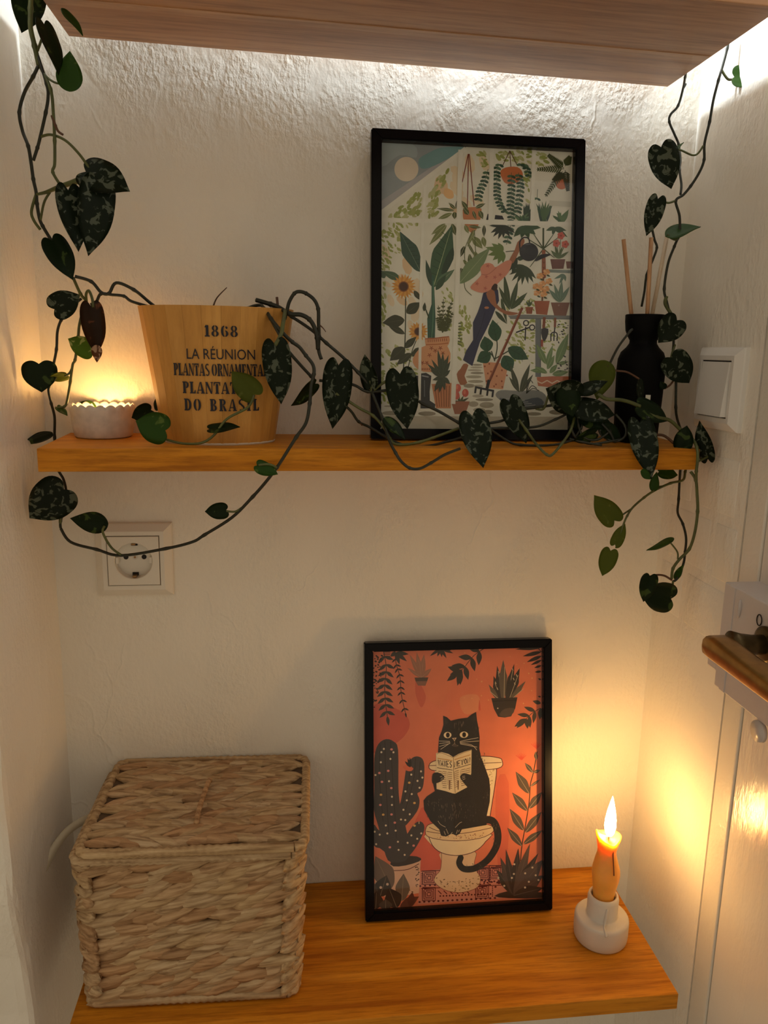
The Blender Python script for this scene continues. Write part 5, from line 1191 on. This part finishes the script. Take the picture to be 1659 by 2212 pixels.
# ------------------------------------------------------------------ trailing vines
HEART = [(0, 0), (-.06, .07), (-.115, .17), (-.11, .29), (-.04, .41), (.09, .485), (.26, .5), (.45, .475), (.63, .39), (.79, .25), (.91, .105), (1, 0)]
OVATE = [(0, 0), (.005, .06), (.02, .16), (.07, .30), (.17, .43), (.32, .5), (.48, .47), (.64, .37), (.80, .22), (.92, .09), (1, 0)]
def leaf(root, b, t, wd, y, mat='leaf', yt=None, roll=0, curl=.10, fold=.22, kind='h', bend=0):
    """heart-shaped leaf from its base b to its tip t (photo pixels), at depth y (tip at yt); wd is the width seen, roll turns it about its midrib"""
    B, T = P(b[0], b[1], y), P(t[0], t[1], y if yt is None else yt)
    ax = T - B; L = ax.length; ax.normalize(); mid = (B + T) / 2; view = (CAM - mid).normalized()
    w0 = ax.cross(view).normalized(); n0 = w0.cross(ax).normalized()
    if n0.dot(view) < 0: n0 = -n0
    ro = radians(roll); wv = w0 * cos(ro) + n0 * sin(ro); nv = n0 * cos(ro) - w0 * sin(ro)
    W = wd * (mid - CAM).dot(FWD) / F_PX / max(.3, cos(ro))
    prof = crom(HEART if kind == 'h' else OVATE, 2)
    if kind == 'h':      # include the notch: length of the blade counts from the notch
        pass
    V, Fc = [], []; cols = [-1, -.62, -.25, 0, .25, .62, 1]; n = len(cols); th = .00035
    for sgn in (1, -1):
        for i, (s_, c_) in enumerate(prof):
            mx = max(0.0, s_) * .86 + .1 * s_ if s_ > 0 else 0.0
            for c in cols:
                a = abs(c); ss = (s_ if s_ > .14 else (s_ * a + min(.14, max(s_, 0)) * (1 - a)))
                x = c * c_ * W
                h = fold * abs(x) - 1.1 * fold * x * x / max(W, 1e-5) - curl * L * max(0, ss) ** 2 + .012 * L * sin(7 * ss + 3 * c) * a
                v = B + ax * (ss * L) + wv * (x + bend * L * sin(pi * max(0, ss)) * .5) + nv * (h + sgn * th)
                V.append(v)
    m = len(prof)
    for i in range(m - 1):
        for k in range(n - 1):
            q = (i * n + k, i * n + k + 1, (i + 1) * n + k + 1, (i + 1) * n + k)
            Fc.append(q); Fc.append(tuple(m * n + j for j in q[::-1]))
        for k in (0, n - 1): Fc.append((i * n + k, (i + 1) * n + k, m * n + (i + 1) * n + k, m * n + i * n + k))
    return mesh('leaf', V, Fc, M[mat], root, True, root.location)
def stem(root, pts, r=.0014, mat='stem', name='stem', node=True):
    """pts: (photo x, photo y, depth)"""
    q = crom([tuple(P(*p)) for p in pts], 6)
    r0, r1 = r if hasattr(r, '__len__') else (r, r)
    rad = [r0 + (r1 - r0) * i / (len(q) - 1) for i in range(len(q))]
    if node:
        for i in range(6, len(q) - 3, 12): rad[i] *= 1.28
    return tube(name, q, rad, M[mat], root, 7, root.location)
def pet(root, pts, r=.0010, mat='stem_green'): return stem(root, pts, r, mat, 'petiole', False)

# --- vine that hangs down the left corner from the top shelf
va = empty('hanging_vine', P(66, -20, -.075), 'dark silvery vine hanging down the left corner from the top shelf', 'vine', 'trailing vines')
Y = -.075
stem(va, [(68, -45, Y), (66, 20, Y), (66, 60, Y), (75, 100, Y), (84, 142, Y)], .0021, 'stem_green')
stem(va, [(84, 140, Y), (72, 165, Y), (53, 200, Y + .01), (42, 243, Y + .012), (49, 284, Y + .012), (61, 316, Y), (67, 350, Y), (72, 387, Y), (78, 415, Y), (80, 440, Y), (85, 470, Y), (92, 488, Y), (112, 521, Y)], .0015)
stem(va, [(81, 119, Y), (101, 182, Y - .006), (104, 210, Y - .006), (99, 243, Y - .006), (87, 296, Y - .004), (81, 319, Y - .003), (72, 347, Y - .003)], .0014)
stem(va, [(86, 142, Y), (109, 192, Y - .01), (115, 243, Y - .012), (118, 304, Y - .012), (118, 354, Y - .012), (114, 372, Y - .012), (132, 402, Y - .014)], (.0014, .0013), 'stem_green')
stem(va, [(112, 250, Y - .012), (120, 272, Y - .014), (126, 284, Y - .015), (136, 291, Y - .016)], (.0012, .0010), 'stem_brown')
pet(va, [(78, 420, Y), (100, 415, Y - .005), (130, 403, Y - .012), (158, 394, Y - .016), (184, 384, Y - .02)], (.0011, .0030))
pet(va, [(89, 295, Y - .004), (111, 291, Y - .008), (142, 304, Y - .014), (172, 334, Y - .018), (193, 364, Y - .02)], .0012)
pet(va, [(78, 420, Y), (68, 456, Y), (73, 476, Y), (87, 496, Y)], .0013)
pet(va, [(108, 415, Y - .006), (95, 438, Y - .004), (87, 478, Y)], .0011)
pet(va, [(86, 145, Y), (100, 165, Y - .006), (118, 178, Y - .012), (140, 182, Y - .016)], .0010)
pet(va, [(81, 110, Y), (90, 84, Y - .006), (97, 62, Y - .01)], .0011)
leaf(va, (66, -34), (50, 70), 70, Y + .006, 'leaf_dark', None, 15, .1)
leaf(va, (95, 54), (134, 152), 34, Y - .012, 'leaf_dark', Y - .03, 45, .12)
leaf(va, (150, 198), (150, 108), 54, Y - .018, 'leaf_mid', None, 10, .06, kind='o')
leaf(va, (134, 18), (181, 75), 15, -.13, 'leaf_mid', None, 65, .05, kind='o')
leaf(va, (186, 372), (277, 402), 70, Y - .022, 'leaf', Y - .03, 35, .16)
leaf(va, (212, 398), (197, 551), 76, Y - .026, 'leaf', Y - .035, 20, .10)
leaf(va, (147, 412), (174, 540), 58, Y - .030, 'leaf', Y - .04, 25, .08)
leaf(va, (112, 520), (160, 601), 54, Y - .014, 'leaf_dark', None, 20, .14)
Y = -.065
stem(va, [(158, 600, -.08), (174, 635, -.07), (186, 650, Y), (183, 658, Y), (172, 699, Y), (169, 727, Y), (167, 745, Y), (162, 778, Y), (157, 788, Y), (152, 824, Y), (145, 866, Y), (139, 878, Y), (124, 881, Y)], (.0014, .0012), 'stem_green')
stem(va, [(176, 645, Y), (160, 658, Y), (146, 673, Y), (132, 692, Y), (124, 717, Y), (122, 755, Y), (114, 796, Y), (108, 831, Y), (105, 844, Y), (111, 872, Y + .005), (118, 902, Y + .012), (118, 945, Y + .02), (122, 990, -.042), (127, 1017, -.045), (137, 1035, -.05), (143, 1062, -.055), (140, 1092, -.06), (131, 1126, -.066), (131, 1141, -.068)], .0013)
leaf(va, (197, 758), (145, 732), 44, Y - .004, 'leaf_lime', None, 15, .1)
leaf(va, (118, 668), (171, 636), 58, Y - .006, 'leaf', None, 10, .14)
leaf(va, (84, 786), (90, 848), 72, Y - .004, 'leaf_dark', None, 0, .1)
pet(va, [(106, 840, Y), (101, 828, Y), (88, 800, Y - .003)], .0011)
pet(va, [(157, 792, Y), (150, 806, Y), (140, 812, Y)], .0011)
leaf(va, (142, 810), (104, 821), 20, Y, 'leaf_olive', None, 55, .1)
leaf(va, (124, 880), (147, 896), 13, Y, 'leaf_mid', None, 60, .1)
leaf(va, (113, 934), (45, 956), 20, Y + .012, 'leaf_dark', None, 60, -.06, kind='o')
leaf(va, (196, 662), (211, 768), 50, Y - .012, 'leaf_brown', None, 25, .06)
leaf(va, (208, 745), (210, 783), 22, Y - .013, 'leaf_tip', None, 20, .05, kind='o')
pet(va, [(187, 652, Y), (186, 636, Y - .003), (192, 628, Y - .006), (199, 645, Y - .01), (201, 664, Y - .012)], .0013)

# --- vine planted in the wooden planter, trailing both ways and under the shelf
vb = empty('potted_vine', (PX, PY, ZM + .112), 'silver-spotted trailing vine growing out of the wooden planter', 'plant', 'trailing vines')
Y = -.075
stem(vb, [(350, 676, -.062), (337, 664, -.066), (324, 654, -.068), (289, 626, Y), (251, 611, Y), (235, 634, Y), (218, 631, Y), (197, 608, Y), (162, 597, -.08)], .0015)
stem(vb, [(345, 676, -.07), (322, 663, -.07), (284, 651, Y), (268, 640, Y), (243, 637, Y), (218, 635, Y), (208, 652, Y + .004), (196, 658, -.07)], .0014)
stem(vb, [(456, 680, -.06), (460, 664, -.06), (469, 643, -.06), (490, 621, -.058)], (.0011, .0004), 'stem_brown')
stem(vb, [(520, 680, -.075), (535, 666, -.08), (560, 659, -.085), (572, 668, -.095), (600, 716, -.118), (621, 755, -.115), (647, 786, -.11), (672, 813, -.105), (680, 822, -.105)], .0015)
stem(vb, [(553, 648, -.08), (584, 657, -.085), (602, 664, -.09), (626, 678, -.095), (650, 680, -.095), (668, 690, -.095), (679, 707, -.095), (685, 730, -.095), (687, 755, -.094)], .0021)
stem(vb, [(598, 642, -.085), (600, 664, -.087)], .0013, 'stem_brown')
stem(vb, [(560, 690, -.085), (585, 668, -.088), (610, 672, -.09), (630, 684, -.09), (672, 712, -.088), (705, 741, -.088), (741, 772, -.088), (773, 804, -.088), (797, 832, -.088), (803, 846, -.088)], .0015)
stem(vb, [(615, 690, -.09), (620, 671, -.09), (625, 652, -.09), (636, 634, -.09), (647, 630, -.09), (661, 634, -.09), (678, 647, -.09), (687, 667, -.09), (688, 698, -.09), (689, 727, -.09), (688, 755, -.092), (694, 776, -.094)], .0017)
pet(vb, [(688, 700, -.09), (697, 708, -.091), (704, 717, -.092)], (.0008, .0003), 'stem_brown')
stem(vb, [(574, 668, -.098), (585, 688, -.11), (611, 719, -.120), (632, 739, -.118), (647, 750, -.116), (661, 768, -.116), (676, 788, -.118), (678, 808, -.12), (672, 833, -.122), (669, 871, -.126), (661, 913, -.130), (640, 944, -.134), (613, 987, -.138), (598, 1010, -.137), (575, 1040, -.132), (546, 1073, -.125), (501, 1118, -.115), (441, 1156, -.102), (415, 1171, -.098), (359, 1185, -.09), (262, 1200, -.08), (209, 1187, -.075), (153, 1171, -.07), (131, 1141, -.068)], (.0017, .0014))
Y = -.105
pet(vb, [(616, 671, -.095), (611, 701, -.118), (607, 723, -.124), (594, 746, -.127)], .0019)
leaf(vb, (594, 745), (609, 874), 62, -.127, 'leaf', -.124, 12, .05)
leaf(vb, (550, 852), (500, 803), 54, -.122, 'leaf_olive', -.128, 15, .05)
pet(vb, [(549, 853, -.122), (535, 880, -.122), (490, 905, -.122), (462, 940, -.122), (434, 957, -.12), (395, 958, -.115), (360, 950, -.112)], .0012)
leaf(vb, (455, 927), (518, 919), 20, -.122, 'leaf_dark', None, 55, .06)
leaf(vb, (357, 930), (292, 910), 68, -.118, 'leaf_mid', None, 10, .08)
leaf(vb, (326, 886), (284, 904), 40, -.085, 'leaf_dark', None, 20, .08)
leaf(vb, (342, 884), (336, 860), 14, -.05, 'leaf_dark', None, 40, .08)
leaf(vb, (209, 882), (164, 872), 26, -.0085, 'leaf_mid', -.006, 25, .04, kind='o')
leaf(vb, (138, 1057), (63, 1121), 92, -.078, 'leaf', -.085, 5, .08)
pet(vb, [(130, 1130, -.068), (130, 1105, -.072), (132, 1075, -.077)], .0014)
leaf(vb, (234, 1132), (150, 1122), 46, -.085, 'leaf_dark', None, 30, .06, kind='o')
pet(vb, [(262, 1199, -.08), (240, 1182, -.082), (222, 1150, -.085), (226, 1136, -.086)], .0012)
leaf(vb, (488, 1102), (442, 1107), 36, -.118, 'leaf_dark', None, 20, .12)
pet(vb, [(523, 1096, -.119), (508, 1105, -.119), (489, 1104, -.118)], .0010)
leaf(vb, (556, 1006), (598, 1028), 30, -.142, 'leaf_mid', None, 35, -.15)
pet(vb, [(598, 1010, -.138), (580, 1003, -.14), (558, 1005, -.142)], .0012)
leaf(vb, (731, 790), (721, 927), 64, -.098, 'leaf', -.104, 18, .06)
leaf(vb, (679, 830), (634, 880), 26, -.108, 'leaf_dark', -.115, 55, .1)
leaf(vb, (801, 834), (786, 766), 36, -.09, 'leaf', None, 25, .06)
pet(vb, [(801, 848, -.088), (802, 836, -.089), (799, 822, -.09)], .0011)
stem(vb, [(690, 822, -.1), (745, 828, -.094), (768, 833, -.09), (795, 846, -.088), (843, 842, -.088), (870, 838, -.09)], .0014)
stem(vb, [(725, 850, -.1), (741, 859, -.098), (777, 882, -.095), (806, 898, -.094), (831, 926, -.098), (842, 947, -.105), (858, 960, -.108), (907, 955, -.106), (991, 925, -.1)], .0014, 'stem_green')
stem(vb, [(722, 855, -.1), (739, 870, -.096), (759, 889, -.092), (775, 911, -.088), (801, 924, -.084), (861, 958, -.092), (916, 964, -.095), (973, 952, -.096), (1000, 944, -.1)], .0013)
pet(vb, [(775, 908, -.088), (782, 920, -.088)], (.0009, .0004), 'stem_brown')
stem(vb, [(803, 846, -.088), (825, 901, -.098), (840, 949, -.118), (855, 979, -.133), (867, 997, -.136), (885, 1011, -.137), (907, 1012, -.137), (931, 1000, -.136), (961, 982, -.134), (994, 969, -.132)], .0014)
pet(vb, [(808, 843, -.088), (824, 830, -.09), (848, 814, -.094)], .0012)
leaf(vb, (864, 808), (881, 927), 70, -.094, 'leaf', -.102, 8, .06)
stem(vb, [(905, 866, -.092), (913, 872, -.092), (949, 889, -.093), (991, 913, -.098), (1020, 925, -.102)], .0015)
leaf(vb, (1020, 899), (1045, 1009), 66, -.112, 'leaf', -.136, 12, .05)
leaf(vb, (1100, 868), (1139, 957), 52, -.092, 'leaf', -.1, 20, .06)
leaf(vb, (830, 902), (877, 949), 26, -.1, 'leaf_dark', -.11, 45, .05, kind='o')
stem(vb, [(1030, 920, -.1), (1045, 916, -.098), (1081, 910, -.094), (1100, 901, -.09), (1121, 886, -.088), (1157, 880, -.088), (1196, 875, -.09), (1225, 868, -.092)], .0014)
stem(vb, [(1035, 926, -.1), (1081, 925, -.096), (1157, 922, -.092), (1200, 906, -.092), (1226, 893, -.093), (1245, 880, -.094)], .0013)
pet(vb, [(1157, 883, -.088), (1174, 883, -.09), (1184, 856, -.094), (1190, 842, -.096)], .0012)
stem(vb, [(1120, 905, -.094), (1136, 928, -.104), (1160, 961, -.126), (1181, 982, -.135), (1193, 982, -.135), (1214, 958, -.126), (1232, 931, -.11), (1241, 901, -.098)], .0013, 'stem_green')
stem(vb, [(1045, 922, -.102), (1060, 928, -.1), (1096, 952, -.1), (1124, 961, -.102), (1196, 961, -.104), (1240, 950, -.1)], .0012)
leaf(vb, (1243, 862), (1182, 842), 76, -.1, 'leaf', -.106, 12, .10)
leaf(vb, (1222, 842), (1240, 900), 50, -.104, 'leaf_dark', -.108, 25, .10)
leaf(vb, (1248, 852), (1312, 820), 30, -.1, 'leaf', None, 45, .06, kind='o')
leaf(vb, (1306, 778), (1290, 864), 56, -.086, 'leaf_olive', None, 10, .05, kind='o')
pet(vb, [(1381, 819, -.088), (1355, 804, -.088), (1328, 800, -.087), (1312, 790, -.087)], .0010, 'stem_brown')
leaf(vb, (1250, 882), (1332, 894), 50, -.102, 'leaf', None, 20, .10)
leaf(vb, (1262, 905), (1328, 918), 36, -.098, 'leaf_dark', None, 25, .10)
leaf(vb, (1240, 885), (1255, 930), 40, -.098, 'leaf_dark', None, 25, .10)
pet(vb, [(1290, 850, -.1), (1310, 862, -.102), (1340, 864, -.1), (1361, 869, -.1), (1383, 878, -.1)], .0019, 'stem_green')
for pts in ([(1245, 880, -.094), (1250, 920, -.1), (1262, 945, -.104), (1290, 950, -.104), (1320, 930, -.1)], [(1330, 895, -.095), (1350, 920, -.1), (1350, 942, -.102), (1328, 954, -.102), (1300, 940, -.1), (1290, 915, -.098)],
            [(1232, 900, -.096), (1240, 940, -.1), (1270, 958, -.103), (1310, 955, -.105), (1345, 948, -.1)], [(1300, 915, -.1), (1318, 935, -.102), (1325, 950, -.102)], [(1230, 948, -.1), (1260, 955, -.105), (1300, 962, -.108)], [(1265, 895, -.097), (1255, 925, -.1), (1243, 945, -.1)]):
    stem(vb, pts, .0012, 'stem', 'stem')
leaf(vb, (1285, 935), (1240, 955), 26, -.105, 'leaf_dark', None, 40, .1); leaf(vb, (1305, 925), (1345, 950), 34, -.098, 'leaf_dark', None, 30, .1)
leaf(vb, (1382, 914), (1408, 1033), 58, -.105, 'leaf', -.138, 12, .04)
leaf(vb, (1384, 1018), (1410, 1034), 18, -.136, 'leaf_mid', None, 40, .1, kind='o')
leaf(vb, (1380, 878), (1446, 908), 42, -.1, 'leaf_dark', None, 35, .06)
leaf(vb, (1383, 818), (1382, 878), 15, -.09, 'leaf', None, 62, .05, kind='o')
stem(vb, [(1390, 890, -.1), (1420, 902, -.1), (1447, 908, -.1), (1472, 930, -.1), (1495, 948, -.106), (1505, 966, -.116), (1507, 990, -.124), (1504, 1018, -.124), (1504, 1037, -.12)], (.0020, .0014), 'stem_green')
stem(vb, [(1400, 938, -.095), (1412, 940, -.095), (1434, 941, -.095), (1455, 957, -.098)], .0014, 'stem_brown')
leaf(vb, (1474, 967), (1483, 919), 40, -.105, 'leaf_dark', None, 15, .08)
leaf(vb, (1529, 990), (1508, 911), 34, -.11, 'leaf', None, 25, .08)
pet(vb, [(1505, 998, -.118), (1516, 993, -.115), (1529, 986, -.11)], .0011)
Y = -.115
stem(vb, [(1492, 1019, -.118), (1503, 1037, -.12), (1506, 1070, -.12), (1507, 1105, -.12), (1501, 1150, -.118), (1489, 1186, -.114), (1469, 1207, -.11), (1454, 1228, -.108), (1451, 1250, -.107)], .0015, 'stem_green')
stem(vb, [(1484, 1005, -.08), (1480, 1019, -.085), (1475, 1037, -.09), (1448, 1044, -.095), (1415, 1059, -.1), (1391, 1075, -.105), (1367, 1096, -.11), (1355, 1114, -.112), (1346, 1135, -.113), (1336, 1172, -.114), (1330, 1184, -.114)], (.0014, .0009), 'stem_green')
pet(vb, [(1364, 1099, -.11), (1346, 1111, -.11), (1328, 1122, -.11)], .0009)
leaf(vb, (1327, 1124), (1284, 1071), 50, -.11, 'leaf_olive', None, 5, .05)
leaf(vb, (1329, 1176), (1350, 1131), 27, -.114, 'leaf_olive', None, 10, .05)
leaf(vb, (1319, 1190), (1301, 1245), 38, -.114, 'leaf_olive', None, 5, .05)
leaf(vb, (1411, 1062), (1418, 1019), 20, -.1, 'leaf_mid', None, 20, .05, kind='o')
leaf(vb, (1424, 1019), (1466, 1025), 28, -.1, 'leaf_mid', None, 30, .08)
pet(vb, [(1411, 1062, -.1), (1420, 1052, -.098), (1436, 1050, -.097)], .0008)
leaf(vb, (1456, 1164), (1394, 1185), 15, -.11, 'leaf_mid', None, 60, -.08, kind='o')
pet(vb, [(1448, 1172, -.11), (1463, 1192, -.11), (1464, 1208, -.11)], .0009)
leaf(vb, (1404, 1245), (1392, 1302), 36, -.114, 'leaf_dark', None, 25, .1)
pet(vb, [(1402, 1246, -.113), (1420, 1242, -.11), (1436, 1244, -.108), (1451, 1253, -.107)], .0011, 'stem_brown')
leaf(vb, (1449, 1293), (1386, 1281), 66, -.108, 'leaf_dark', None, 15, .12)
pet(vb, [(1454, 1255, -.107), (1452, 1272, -.107), (1449, 1290, -.108)], .0012)
leaf(vb, (1458, 1252), (1476, 1219), 14, -.105, 'leaf_mid', None, 30, .05, kind='o')

# --- vine that hangs down the right corner from the top shelf, past the diffuser
vc = empty('hanging_vine', P(1571, 90, -.07), 'thin dark vine hanging down the right corner behind the black diffuser', 'vine', 'trailing vines')
Y = -.07
stem(vc, [(1578, 70, Y), (1571, 105, Y), (1563, 136, Y), (1552, 174, Y), (1541, 217, Y), (1533, 263, Y), (1522, 310, Y), (1521, 345, Y), (1511, 372, Y), (1492, 402, Y), (1476, 421, Y), (1460, 434, Y), (1468, 467, Y), (1468, 505, Y), (1462, 520, Y), (1457, 532, Y), (1443, 570, Y), (1435, 624, Y), (1440, 650, Y), (1447, 680, Y), (1455, 733, Y), (1454, 766, Y), (1460, 819, Y), (1460, 880, Y), (1463, 905, Y + .005), (1470, 928, Y + .02), (1473, 960, -.040), (1471, 990, -.036), (1469, 1017, -.038), (1466, 1078, -.05), (1464, 1108, -.06), (1475, 1132, -.07), (1482, 1162, -.08), (1480, 1192, -.09), (1476, 1219, -.1), (1463, 1249, -.106), (1454, 1256, -.107)], .0013)
YB = -.035
stem(vc, [(1486, 140, YB), (1480, 167, YB), (1476, 190, YB), (1465, 228, YB), (1449, 247, YB), (1446, 263, YB), (1457, 290, YB), (1466, 312, YB), (1470, 345, YB - .01), (1468, 366, YB - .02), (1472, 399, YB - .03), (1470, 420, Y)], .0012)
pet(vc, [(1519, 315, Y), (1508, 331, Y), (1495, 335, Y), (1470, 324, Y), (1446, 318, Y), (1434, 318, Y)], .0010)
pet(vc, [(1477, 190, YB), (1482, 181, YB)], .0010, 'stem')
leaf(vc, (1428, 318), (1451, 408), 62, Y - .004, 'leaf', None, 8, .06)
leaf(vc, (1449, 336), (1476, 306), 8, Y - .004, 'leaf_mid', None, 70, .05, kind='o')
leaf(vc, (1421, 430), (1398, 509), 40, Y - .004, 'leaf', None, 12, .08)
pet(vc, [(1458, 434, Y), (1445, 438, Y), (1434, 436, Y), (1424, 432, Y - .004)], .0011)
leaf(vc, (1438, 511), (1512, 497), 26, Y - .004, 'leaf_mid', None, 55, -.1, kind='o', bend=-.22)
pet(vc, [(1466, 500, Y), (1462, 517, Y - .002), (1450, 514, Y - .004), (1442, 506, Y - .004)], .0012)
pet(vc, [(1558, 150, Y), (1567, 165, Y), (1575, 172, Y), (1587, 170, Y - .004)], .0012)
leaf(vc, (1587, 166), (1642, 164), 42, Y - .004, 'leaf_mid', Y - .012, 40, .2)
stem(vc, [(1404, 478, -.06), (1408, 491, -.06), (1414, 518, -.06), (1419, 535, -.06), (1410, 562, -.06), (1397, 594, -.055), (1392, 630, -.05), (1386, 662, -.045)], .0012)
stem(vc, [(1366, 712, -.078), (1361, 716, -.08), (1336, 749, -.084), (1318, 784, -.087)], .0012)
leaf(vc, (1462, 692), (1424, 740), 56, -.078, 'leaf', None, 10, .1)
leaf(vc, (1450, 772), (1491, 829), 62, -.08, 'leaf', None, 8, .1)
leaf(vc, (1436, 840), (1426, 824), 16, -.075, 'leaf_dark', None, 20, .1, kind='o')
pet(vc, [(1436, 839, -.074), (1447, 832, -.072), (1456, 820, -.07)], .0010, 'stem_brown')
pet(vc, [(1440, 640, Y), (1437, 655, Y), (1446, 672, Y), (1458, 690, -.076)], .0018)
pet(vc, [(1458, 745, Y), (1453, 760, -.075), (1450, 772, -.08)], .0012)
